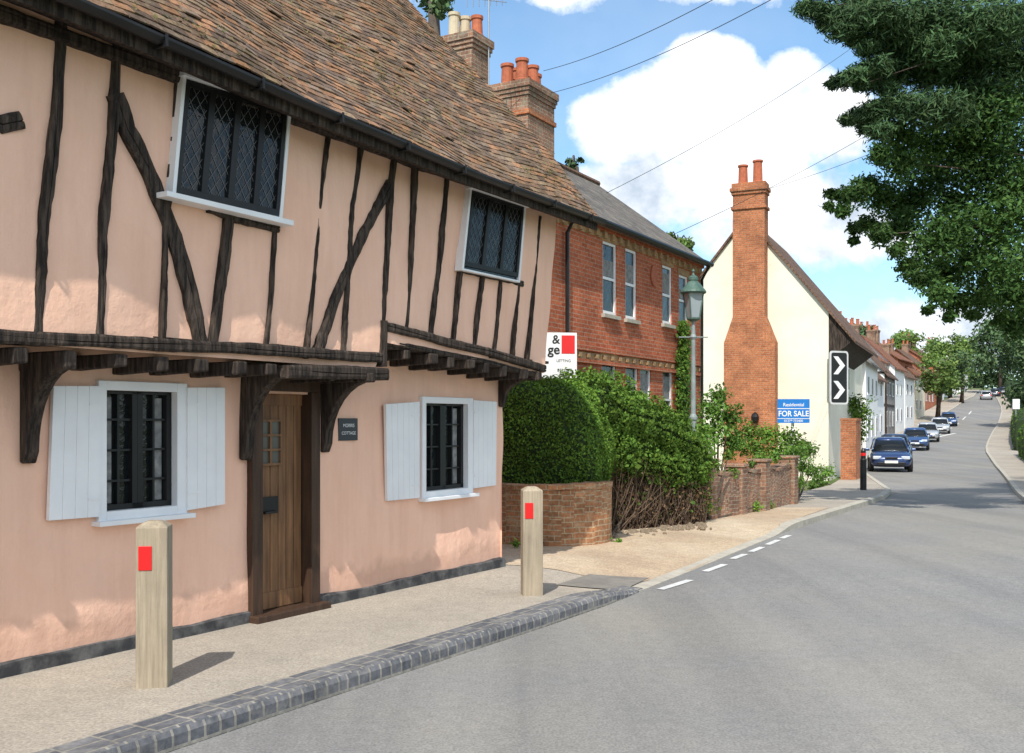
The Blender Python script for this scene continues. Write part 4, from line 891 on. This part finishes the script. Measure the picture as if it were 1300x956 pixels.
# ================================================================ SIGNS
SG=thing('estate_agent_board','white estate agent board with red panel above a hedge','sign',(.8,16.2,0))
Y=16.6; a=PT(688,480,Y); b_=PT(733,480,Y); t1=PT(733,422,Y); rg=Vector((1,.12,0)).normalized(); w=(b_-a).length; h=t1.z-b_.z
mb=MB(); mb.box(a,rg*w,Vector((-rg.y,rg.x,0))*.03,(0,0,h)); BD=mb.obj('sign_board','white',SG)
nn=Vector((rg.y,-rg.x,0)); mb=MB(); mb.box(a+rg*w*.56+Vector((0,0,h*.54))+nn*.004,rg*w*.38,nn*.002,(0,0,h*.40)); mb.obj('red_panel','red',BD)
mb=MB(); mb.box(a+rg*.1-nn*.08+Vector((0,0,-2.2)),rg*.07,-nn*.07,(0,0,2.2+h)); mb.obj('post','wood',SG)
text('&',a+rg*w*.40+Vector((0,0,h*.84)),rg,(0,0,1),.20,'ink',BD,bold=.015); text('ge',a+rg*w*.34+Vector((0,0,h*.62)),rg,(0,0,1),.22,'ink',BD,bold=.02)
text('LETTING',a+rg*w*.62+Vector((0,0,h*.38)),rg,(0,0,1),.06,'ink',BD); text('873311',a+rg*w*.62+Vector((0,0,h*.17)),rg,(0,0,1),.07,'ink',BD)
FS=thing('for_sale_board','blue and white for sale board on a white post','sign',(*PT(1007,560,30)[:2],zg(30)))
Y=30; a=PT(987,537,Y); w=.93; h=.70; rg=Vector((1,-.05,0)).normalized(); nn=Vector((rg.y,-rg.x,0))
mb=MB(); mb.box(a,rg*w,-nn*.03,(0,0,h)); BD=mb.obj('sign_board','signblue',FS)
mb=MB(); mb.box(a+nn*.003+Vector((0,0,h*.585)),rg*w,nn*.002,(0,0,.022)); mb.box(a+nn*.003+Vector((0,0,h*.17)),rg*w,nn*.002,(0,0,.018)); mb.obj('white_band','white',BD)
text('FOR SALE',a+rg*w*.5+nn*.003+Vector((0,0,h*.38)),rg,(0,0,1),.225,'white',BD,sx=.92,bold=.022); text('01279 755400',a+rg*w*.5+Vector((0,0,h*.085)),rg,(0,0,1),.095,'white',BD,bold=.01); text('Residential',a+rg*w*.5+Vector((0,0,h*.76)),rg,(0,0,1),.14,'white',BD,bold=.01)
mb=MB(); p=PT(1007,540,Y); mb.box((p.x-.03,p.y+.05,zg(30)-.1),(.07,0,0),(0,.07,0),(0,0,p.z+.6-zg(30))); mb.obj('post','white',FS)
# ================================================================ BOLLARDS
def wpost(u,v,rot,h,label):
    x,y,z=G(u,v); T=thing('wooden_bollard',label,'bollard',(x,y,z),'wooden bollards along the pavement'); R=Matrix.Rotation(rot,3,'Z'); w=.095
    mb=MB(); ring=[(-w,-w),(w,-w),(w,w),(-w,w)]
    for (k,zz) in ((1,-.1),(1,.3),(1,.7),(1,h-.035),(.6,h-.008),(.4,h)):
        for a,b2 in ring: q=R@Vector((a*k,b2*k,0)); mb.v.append((x+q.x,y+q.y,z+zz))
    for i in range(5):
        for j in range(4): a=i*4+j; b2=i*4+(j+1)%4; mb.f.append((a,b2,b2+4,a+4))
    mb.f+=[(0,1,2,3),(20,21,22,23)]; mb.obj('post','wood',T,bevel=.007)
    mb=MB(); q=R@Vector((-.078,-w-.006,0)); mb.box((x+q.x,y+q.y,z+h-.30),R@Vector((.08,0,0)),R@Vector((0,.005,0)),(0,0,.15)); mb.obj('reflector','red',T,bevel=.003)
wpost(196,869,math.radians(9),1.03,'square weathered wooden bollard with a red reflector near a cottage wall')
wpost(675,754,math.radians(7),1.03,'square weathered wooden bollard with a red reflector by a kerb')
x,y,z=G(1096,622); T=thing('bollard','slim black bollard with a narrow red band','bollard',(x,y,z)); mb=MB(); mb.lathe((x,y,z),[(.09,-.05),(.09,.85),(.07,.88),(.07,1.1),(.03,1.18)],12); mb.obj('post','black',T)
mb=MB(); mb.lathe((x,y,z),[(.074,.96),(.074,1.04)],12); mb.obj('red_band','red',T)
# ================================================================ CARS
def carpaint(n,c): return pm(n,c,sc(c,.9),scale=2,rough=.25,bump=0,stain=.05,spec=.5,coat=.8,metal=.25)
def car(label,paint,loc,heading,group):
    T=thing('parked_car',label,'car',(0,0,0),group); INV.pop(T.name)
    st_=[(-2.08,.62,.40,.66),(-2.02,.76,.28,.84),(-1.7,.82,.22,.95),(-1.0,.85,.20,.96),(0,.86,.20,.94),(.85,.86,.20,.92),(1.3,.85,.20,.86),(1.75,.82,.22,.78),(1.98,.74,.26,.68),(2.08,.60,.34,.56)]
    mb=MB()
    for x,w,zl_,zt in st_:
        mz=(zl_+zt)/2; sec=[(0,zl_),(w*.85,zl_),(w*.97,zl_+.08),(w,mz),(w*.985,zt-.12),(w*.90,zt-.02),(w*.6,zt+.01),(0,zt+.02)]
        for y,z in sec: mb.v.append((x,y,z))
        for y,z in sec[1:-1][::-1]: mb.v.append((x,-y,z))
    k=14
    for i in range(len(st_)-1):
        for j in range(k): a=i*k+j; b2=i*k+(j+1)%k; mb.f.append((a,b2,b2+k,a+k))
    mb.f+=[tuple(range(k)),tuple(range((len(st_)-1)*k,len(st_)*k))]
    o=mb.obj('body',paint,T,smooth=True); sd=o.modifiers.new('s','SUBSURF'); sd.levels=1; sd.render_levels=1
    gh=[(-1.85,.60,.92),(-1.25,.62,1.34),(-.6,.60,1.41),(.1,.60,1.40),(.55,.58,1.30),(1.2,.64,.88)]
    mb=MB(); zmin=.86
    for x,w,zt in gh:
        wb=.76; sec=[(0,zmin),(wb,zmin),(wb-(wb-w)*.5,(zt+zmin)/2),(w,max(zt-.05,zmin)),(w*.8,zt),(0,zt+.015)]
        for y,z in sec: mb.v.append((x,y,z))
        for y,z in sec[1:-1][::-1]: mb.v.append((x,-y,z))
    k=10
    for i in range(len(gh)-1):
        for j in range(k): a=i*k+j; b2=i*k+(j+1)%k; mb.f.append((a,b2,b2+k,a+k))
    mb.f+=[tuple(range(k)),tuple(range((len(gh)-1)*k,len(gh)*k))]; mb.obj('windows','glass',T,smooth=True)
    mb=MB(); top=[(-1.3,.60,1.335),(-1.0,.60,1.39),(-.6,.60,1.43),(.1,.60,1.42),(.5,.57,1.33)]
    for x,w,z in top:
        for y,dz in ((-w,-.03),(-w*.8,.012),(0,.025),(w*.8,.012),(w,-.03),(w*.9,-.05),(-w*.9,-.05)): mb.v.append((x,y,z+dz))
    for i in range(len(top)-1):
        for j in range(7): a=i*7+j; b2=i*7+(j+1)%7; mb.f.append((a,b2,b2+7,a+7))
    mb.f+=[tuple(range(7)),tuple(range(28,35))]
    for sy in (1,-1):
        mb.tube([(.5,sy*.58,1.32),(1.22,sy*.72,.90)],.03,6); mb.tube([(-1.3,sy*.6,1.33),(-1.8,sy*.68,.93)],.05,6); mb.tube([(-.35,sy*.60,1.38),(-.3,sy*.76,.92)],.03,6)
    mb.obj('roof',paint,T,smooth=True)
    for sy in (1,-1):
        mb=MB(); mb.cb((2.0,sy*.56,.62),(.12,.34,.14),sy*-.28); mb.obj('headlight','headlight',T,bevel=.03)
        mb=MB(); mb.cb((-2.03,sy*.62,.74),(.10,.26,.16),sy*.25); mb.obj('tail_light','red',T,bevel=.02)
        mb=MB(); mb.cb((.95,sy*.93,.93),(.12,.18,.12),0); mb.obj('wing_mirror',paint,T,bevel=.03)
        for wx in (-1.27,1.28):
            mb=MB(); n=20
            for r,yy in [(.19,-.09),(.29,-.10),(.31,-.07),(.31,.07),(.29,.10),(.19,.09)]:
                for j in range(n): th=2*math.pi*j/n; mb.v.append((wx+r*math.cos(th),sy*.77+yy,.31+r*math.sin(th)))
            for i in range(5):
                for j in range(n): a=i*n+j; b2=i*n+(j+1)%n; mb.f.append((a,b2,b2+n,a+n))
            mb.f+=[tuple(range(n)),tuple(range(5*n,6*n))]
            Wd=mb.obj('wheel','rubber',T); mb=MB()
            for r,yy in ((.19,.098),(.17,.085),(.05,.10),(.001,.105)):
                for j in range(n): th=2*math.pi*j/n; mb.v.append((wx+r*math.cos(th),sy*(.77+yy),.31+r*math.sin(th)))
            for i in range(3):
                for j in range(n): a=i*n+j; b2=i*n+(j+1)%n; mb.f.append((a,b2,b2+n,a+n))
            mb.obj('rim','rim',Wd)
    mb=MB(); mb.cb((2.075,0,.36),(.05,1.1,.14)); mb.obj('lower_grille','black',T,bevel=.01)
    mb=MB(); mb.cb((2.06,0,.60),(.04,.5,.09)); mb.obj('grille','black',T,bevel=.01)
    mb=MB(); mb.cb((2.115,0,.45),(.02,.52,.11)); mb.obj('number_plate','plate',T)
    mb=MB(); mb.cb((-2.09,0,.62),(.02,.52,.11)); mb.obj('number_plate','plate',T)
    T.location=loc; T.rotation_euler=(0,0,heading); return T
toCam=math.radians(-112); away=math.radians(66)
navy=carpaint('navy_paint',(.022,.05,.15)); black_=carpaint('dark_paint',(.02,.03,.06)); blue_=carpaint('blue_paint',(.03,.08,.22)); silver=carpaint('silver_paint',(.46,.48,.50))
gp='cars parked along the village street'
def carY(T,Y,u,hd,pitch=0): T.location=(X(u,Y),Y,zg(Y)-.1); T.rotation_euler=(0,pitch,hd)
C1=car('dark blue saloon car parked facing down the street',navy,(0,0,0),0,gp); carY(C1,44.5,1129,math.radians(-108))
C2=car('dark car parked behind a blue saloon',black_,(0,0,0),0,gp); carY(C2,53,1135,toCam)
C3=car('blue hatchback parked beside the kerb',blue_,(0,0,0),0,gp); carY(C3,68,1162,toCam,.0)
C4=car('silver car parked beside the kerb',silver,(0,0,0),0,gp); carY(C4,79,1177,toCam,.01)
def carcopy(src,label,Y,u,hd,pitch):
    c=copy_thing(src); c['label']=label; carY(c,Y,u,hd,pitch); return c
carcopy(C4,'pale silver car parked on the rising street',94,1193,toCam,.03)
carcopy(C3,'small blue car parked on the rising street',112,1204,toCam,.06)
carcopy(C4,'silver car parked near the top of the hill',160,1252,away,-.07)
carcopy(C2,'dark car parked near the top of the hill',172,1263,away,-.07)
carcopy(C2,'dark car parked under the trees on the hill',182,1273,away,-.06)
# ================================================================ TREES
def tree(name,label,base_,trunkpts,trunkr,blobs,d,size,mat,branches=.5,aspect=.5,lin=False,flatz=.8,bk=1.0,power=.45):
    T=thing(name,label,'tree',base_); mb=MB(); mb.tube(trunkpts,trunkr,10)
    tp=[Vector(p) for p in trunkpts]
    for (x,y,z,r) in blobs:
        if random.random()<branches:
            q=min(tp[1:],key=lambda p:(p-Vector((x,y,z-1.0))).length); e=Vector((x,y,z)); m_=(q+e)/2+Vector((0,0,.25)); Lh=(e-q).length; mb.tube([q,m_,e],[(.02+.010*Lh)*bk,(.012+.006*Lh)*bk,.006],6)
    mb.obj('trunk','bark',T,smooth=True); blobleaves('crown',blobs,d,size,mat,T,aspect,power,lin,flatz); return T
pine=[(1022,10,14),(1040,14,18),(1058,20,22),(1078,26,26),(1100,34,26),(1050,30,13),(1068,40,16),(1092,8,28),(1116,18,34),(1140,34,34),(1165,16,38),(1195,26,42),(1120,54,24),(1142,62,28),(1100,62,14),(1086,50,14),
(1058,106,9),(1070,101,13),(1084,95,15),(1098,90,17),(1114,84,20),(1132,92,26),(1155,86,32),(1180,94,34),(1092,108,10),(1110,106,14),(1126,112,14),
(1076,152,10),(1090,148,15),(1104,142,18),(1120,138,22),(1140,132,26),(1162,138,30),(1100,162,12),(1118,166,18),(1230,30,46),(1215,85,40),(1200,138,36),(1170,55,34),(1190,60,34),(1240,70,44),(1270,30,50),(1300,30,50),(1285,80,46),(1250,120,44)]
ash=[(1140,168,26),(1172,180,38),(1220,180,50),(1285,190,62),(1120,196,20),(1145,206,26),(1056,246,9),(1072,248,13),(1088,243,18),(1102,236,18),(1120,250,26),(1160,248,40),(1215,255,50),(1290,270,60),(1052,262,7),(1070,268,10),
(1085,290,10),(1102,284,14),(1084,306,7),(1118,298,16),(1142,288,26),(1180,310,38),(1235,325,50),(1300,335,52),(1140,318,12),(1152,338,15),(1168,352,20),(1192,372,20),(1215,382,25),(1250,378,30),(1290,374,34),(1200,345,32),(1265,345,42),(1235,400,10),(1178,394,8),(1205,402,8),(1275,404,16),(1330,240,60),(1350,100,70),(1380,320,60),
(1210,140,46),(1260,150,50),(1185,215,40),(1250,220,50),(1205,290,42),(1260,290,50),(1250,110,60),(1300,120,60),(1145,265,26),(1290,415,20),(1305,395,30),(1235,185,46),(1300,240,50)]
blobs=[]
for u,v,r in pine:
    Y=19.6+random.uniform(-.8,.8); blobs.append((*PT(u,v,Y),r*Y/F))
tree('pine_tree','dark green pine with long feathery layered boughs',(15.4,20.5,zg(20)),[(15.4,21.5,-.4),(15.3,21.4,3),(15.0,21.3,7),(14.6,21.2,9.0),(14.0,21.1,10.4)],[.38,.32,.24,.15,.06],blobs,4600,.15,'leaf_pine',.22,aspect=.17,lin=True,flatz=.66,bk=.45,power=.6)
blobs=[]
for u,v,r in ash:
    Y=21+random.uniform(-1.8,1.8); blobs.append((*PT(u,v,Y),r*Y/F*.98))
for k in range(26):
    a=random.random()*6.28; rr=random.random()**.5; blobs.append((16.2+4.0*rr*math.cos(a),21.8+3.8*rr*math.sin(a),6.5+random.random()*8,1.2))
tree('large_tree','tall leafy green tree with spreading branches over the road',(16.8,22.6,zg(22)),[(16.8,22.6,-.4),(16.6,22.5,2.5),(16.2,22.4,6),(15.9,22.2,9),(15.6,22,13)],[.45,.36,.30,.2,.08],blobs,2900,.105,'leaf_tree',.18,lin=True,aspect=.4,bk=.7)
def bl(u,v,Y,rp_): return (*PT(u,v,Y),rp_*Y/F)
def cluster(u0,u1,v0,v1,Y,n,r0,r1):
    out=[]
    while len(out)<n:
        a=random.uniform(-1,1);b2=random.uniform(-1,1)
        if a*a+b2*b2<1: out.append(bl((u0+u1)/2+a*(u1-u0)/2,(v0+v1)/2+b2*(v1-v0)/2,Y+random.uniform(-3,3),random.uniform(r0,r1)))
    return out
def fartree(label,u0,u1,v0,v1,Y,n,r0,r1,mat,d=60,size=.55):
    bb=cluster(u0,u1,v0,v1,Y,n,r0,r1); x=X((u0+u1)/2,Y); z=zg(Y); zt=H+(HV-(v0+v1)/2)/F*Y
    return tree('tree',label,(x,Y,z),[(x,Y,z-.3),(x+.2,Y,(z+zt)/2),(x,Y,zt)],[.4,.3,.12],bb,d,size,mat,.4)
fartree('bright green tree in front of village houses',1170,1210,440,500,116,22,9,15,'leaf_far',110,.42)
fartree('tall green tree rising behind village rooftops',1180,1232,425,480,165,20,10,16,'leaf_far',60,.55)
fartree('green tree at the roadside on the hill',1205,1236,446,492,150,14,8,12,'leaf_dark',70,.5)
fartree('dark tree at the top of the hill',1238,1300,405,488,190,28,11,19,'leaf_dark',42,.7)
fartree('dark leafy tree above the roadside hedge',1270,1345,405,512,105,30,13,21,'leaf_dark',105,.45)
fartree('distant tree on the hill crest',1212,1262,430,486,240,16,9,14,'leaf_dark',30,.9)
fartree('tree between village rooftops',1085,1115,408,438,110,8,6,10,'leaf_dark',90,.45)
fartree('leafy tree behind chimneys',1135,1172,424,450,150,10,7,12,'leaf_far',60,.6)
fartree('leafy tree showing above the brick house roof',842,880,290,328,30,8,6,10,'leaf_far',1500,.16)
fartree('tree top behind the cottage roof',535,565,-14,18,24,6,10,16,'leaf_dark',1500,.16)
fartree('tree behind the brick house chimneys',716,742,196,228,27,5,4,7,'leaf_dark',1500,.14)
bb=[]
for k in range(70): u=900+k*8; bb.append(bl(u,484+random.uniform(-8,4),340,random.uniform(8,14)))
o=blobleaves('distant_wood',bb,4,2.2,'leaf_dark',None); o['kind']='stuff'; tag(o,'distant line of dark woodland on the skyline','woodland')
def boxhedge(label,P,h,th,n,mat='leaf_hedge'):
    P=dens(P,.5); T=thing('hedge',label,'hedge',(P[0].x,P[0].y,zg(P[0].y))); V=[];Fq=[]
    prof=[(-th/2,-.1),(-th/2*1.1,h*.5),(-th/2*.9,h*.92),(-th*.25,h),(th*.25,h),(th/2*.9,h*.92),(th/2*1.1,h*.5),(th/2,-.1)]; k=len(prof)
    for i,p in enumerate(P):
        d=(P[min(i+1,len(P)-1)]-P[max(i-1,0)]).normalized(); l=Vector((-d.y,d.x))
        for a,dz in prof: q=p+l*(a+random.uniform(-.07,.07)); V.append((q.x,q.y,zg(p.y)+dz+random.uniform(-.1,.1)))
    for i in range(len(P)-1):
        for j in range(k): a=i*k+j; b2=i*k+(j+1)%k; Fq.append((a,b2,b2+k,a+k))
    mb=MB(); mb.v=V; mb.f=Fq+[tuple(range(k)),tuple(range((len(P)-1)*k,len(P)*k))]; mb.obj('hedge_body','core',T); surfleaves('leaf_cover',V,Fq,n,.16,mat,T,.3)
rp=lambda y,o: (float(np.interp(y,rY,rX))+o,y)
boxhedge('clipped green hedge beside the pavement',[rp(y,2.5) for y in (34,40,48,58)],1.7,1.4,9000,'leaf_hedge2')
boxhedge('long green hedge beside the rising road',[rp(y,2.8) for y in (64,75,90,105,120)],2.0,1.6,9000)
boxhedge('hedge by the road on the hill',[rp(y,3) for y in (128,150,175,200)],2.2,2,6000,'leaf_dark')
p=G(1290,560); T=thing('roadside_sign','small white sign on a post beside a hedge','sign',p); Y=p[1]; mb=MB(); c=PT(1290,513,Y); mb.cb(c,(.55,.05,.75),.1); mb.obj('sign_board','white',T); mb=MB(); mb.tube([p,(c.x,c.y+.06,c.z+.3)],.04,8); mb.obj('post','metal',T)
# ================================================================ OVERHEAD CABLES
def cable(a,b_,sag,r):
    a=Vector(a);b_=Vector(b_); P=[a+(b_-a)*i/24+Vector((0,0,-sag*4*(i/24)*(1-i/24))) for i in range(25)]; mb=MB(); mb.tube(P,r,5); o=mb.obj('overhead_cable','black'); tag(o,'thin black overhead cable crossing the street','cable','overhead cables')
cable(PT(690,90,21.5),PT(930,-14,14),.12,.006); cable(PT(700,118,21.5),PT(1000,-12,14),.15,.006)
cable(PT(770,245,22),PT(1110,40,30),.2,.006); cable(PT(850,300,26),PT(1200,110,34),.2,.007); cable(PT(975,240,38),PT(1250,130,34),.2,.008)
# ================================================================ WORLD
E=50; az=math.radians(192.5)
ts=Vector((math.sin(az)*math.cos(math.radians(E)),math.cos(az)*math.cos(math.radians(E)),math.sin(math.radians(E))))
ld=bpy.data.lights.new('sun','SUN'); ld.energy=5.0; ld.angle=math.radians(.5); ld.color=(1,.95,.87); lo=bpy.data.objects.new('sun',ld); COL.objects.link(lo); lo.rotation_euler=ts.to_track_quat('Z','Y').to_euler()
wd=bpy.data.worlds.new('World'); S.world=wd; wd.use_nodes=True; t=wd.node_tree; t.nodes.clear()
out=N(t,'ShaderNodeOutputWorld'); sky=N(t,'ShaderNodeTexSky'); sky.sky_type='NISHITA'; sky.sun_disc=False; sky.sun_elevation=math.radians(E); sky.sun_rotation=az
sky.air_density=1.0; sky.dust_density=.8; sky.ozone_density=1.5
b1=N(t,'ShaderNodeBackground'); b1.inputs[1].default_value=.15; t.links.new(mixc(t,1.0,sky.outputs[0],(1.0,1.32,1.42),'MULTIPLY'),b1.inputs[0])
tc=N(t,'ShaderNodeTexCoord').outputs['Generated']; sx=N(t,'ShaderNodeSeparateXYZ'); t.links.new(tc,sx.inputs[0])
def mt(op,a,b_=None,c=None,clamp=False):
    n=N(t,'ShaderNodeMath',operation=op); n.use_clamp=clamp
    for i,x in enumerate((a,b_,c)):
        if x is None: continue
        if isinstance(x,(int,float)): n.inputs[i].default_value=x
        else: t.links.new(x,n.inputs[i])
    return n.outputs[0]
yy=mt('MAXIMUM',sx.outputs[1],.08); px_=mt('DIVIDE',sx.outputs[0],yy); pz_=mt('DIVIDE',sx.outputs[2],yy)
cmb=N(t,'ShaderNodeCombineXYZ'); t.links.new(px_,cmb.inputs[0]); t.links.new(pz_,cmb.inputs[1]); pv=cmb.outputs[0]
def wn(scale,det,ro,vec,off=(0,0,0)):
    mp=N(t,'ShaderNodeMapping'); mp.inputs['Location'].default_value=off; t.links.new(vec,mp.inputs[0]); return noise(t,mp.outputs[0],scale,det,ro)
acc=None
for (u,v,ru,rv,amp) in ((900,155,165,95,1),(790,165,85,62,1),(1020,140,110,70,1),(905,70,60,30,.8),(1010,90,45,32,.8),(870,240,190,62,.9),(1000,300,260,45,.6),(1150,430,240,50,.7),(760,-30,330,36,.5)):
    dx=mt('DIVIDE',mt('SUBTRACT',px_,(u-CX)/F),ru/F); dz=mt('DIVIDE',mt('SUBTRACT',pz_,(HV-v)/F),rv/F)
    e=mt('MULTIPLY',mt('SUBTRACT',1.0,mt('SQRT',mt('ADD',mt('MULTIPLY',dx,dx),mt('MULTIPLY',dz,dz)))),amp)
    acc=e if acc is None else mt('MAXIMUM',acc,e)
acc=mt('MAXIMUM',acc,-.6)
nz1=wn(7,8,.62,pv)
f=mt('ADD',acc,mt('MULTIPLY',mt('SUBTRACT',nz1,.5),1.8))
front=mt('MULTIPLY',mt('SUBTRACT',f,-.02),4.0,clamp=True)
haze=mt('MULTIPLY',mt('SUBTRACT',wn(3.2,4,.6,pv,(7,1,0)),.34),.45,clamp=True)
front=mt('MAXIMUM',front,haze)
gen=mt('MULTIPLY',mt('SUBTRACT',wn(2.2,5,.6,tc,(5,2,1)),.43),6.0,clamp=True)
sel=mt('MULTIPLY',mt('SUBTRACT',sx.outputs[1],.15),8.0,clamp=True)
mask=mt('ADD',mt('MULTIPLY',front,sel),mt('MULTIPLY',gen,mt('SUBTRACT',1.0,sel)))
mask=mt('MULTIPLY',mask,.97)
shade=ramp(t,mt('ADD',wn(8,7,.62,pv,(.02,-.03,0)),mt('MULTIPLY',mt('SUBTRACT',pz_,.2),.7)),[(.36,(.46,.53,.62)),(.58,(.98,.99,1))])
b2=N(t,'ShaderNodeBackground'); b2.inputs[1].default_value=1.42; t.links.new(shade,b2.inputs[0])
mx=N(t,'ShaderNodeMixShader'); t.links.new(mask,mx.inputs[0]); t.links.new(b1.outputs[0],mx.inputs[1]); t.links.new(b2.outputs[0],mx.inputs[2]); t.links.new(mx.outputs[0],out.inputs[0])
# ================================================================ CAMERA
cd=bpy.data.cameras.new('camera'); cam=bpy.data.objects.new('camera',cd); COL.objects.link(cam); cam.location=(0,0,H); cam.rotation_euler=(math.radians(90),0,0)
cd.sensor_width=36; cd.lens=36; cd.shift_y=57/1300; cd.clip_start=.05; cd.clip_end=6000; S.camera=cam
S.view_settings.view_transform='Standard'; S.view_settings.look='None'; S.view_settings.exposure=0
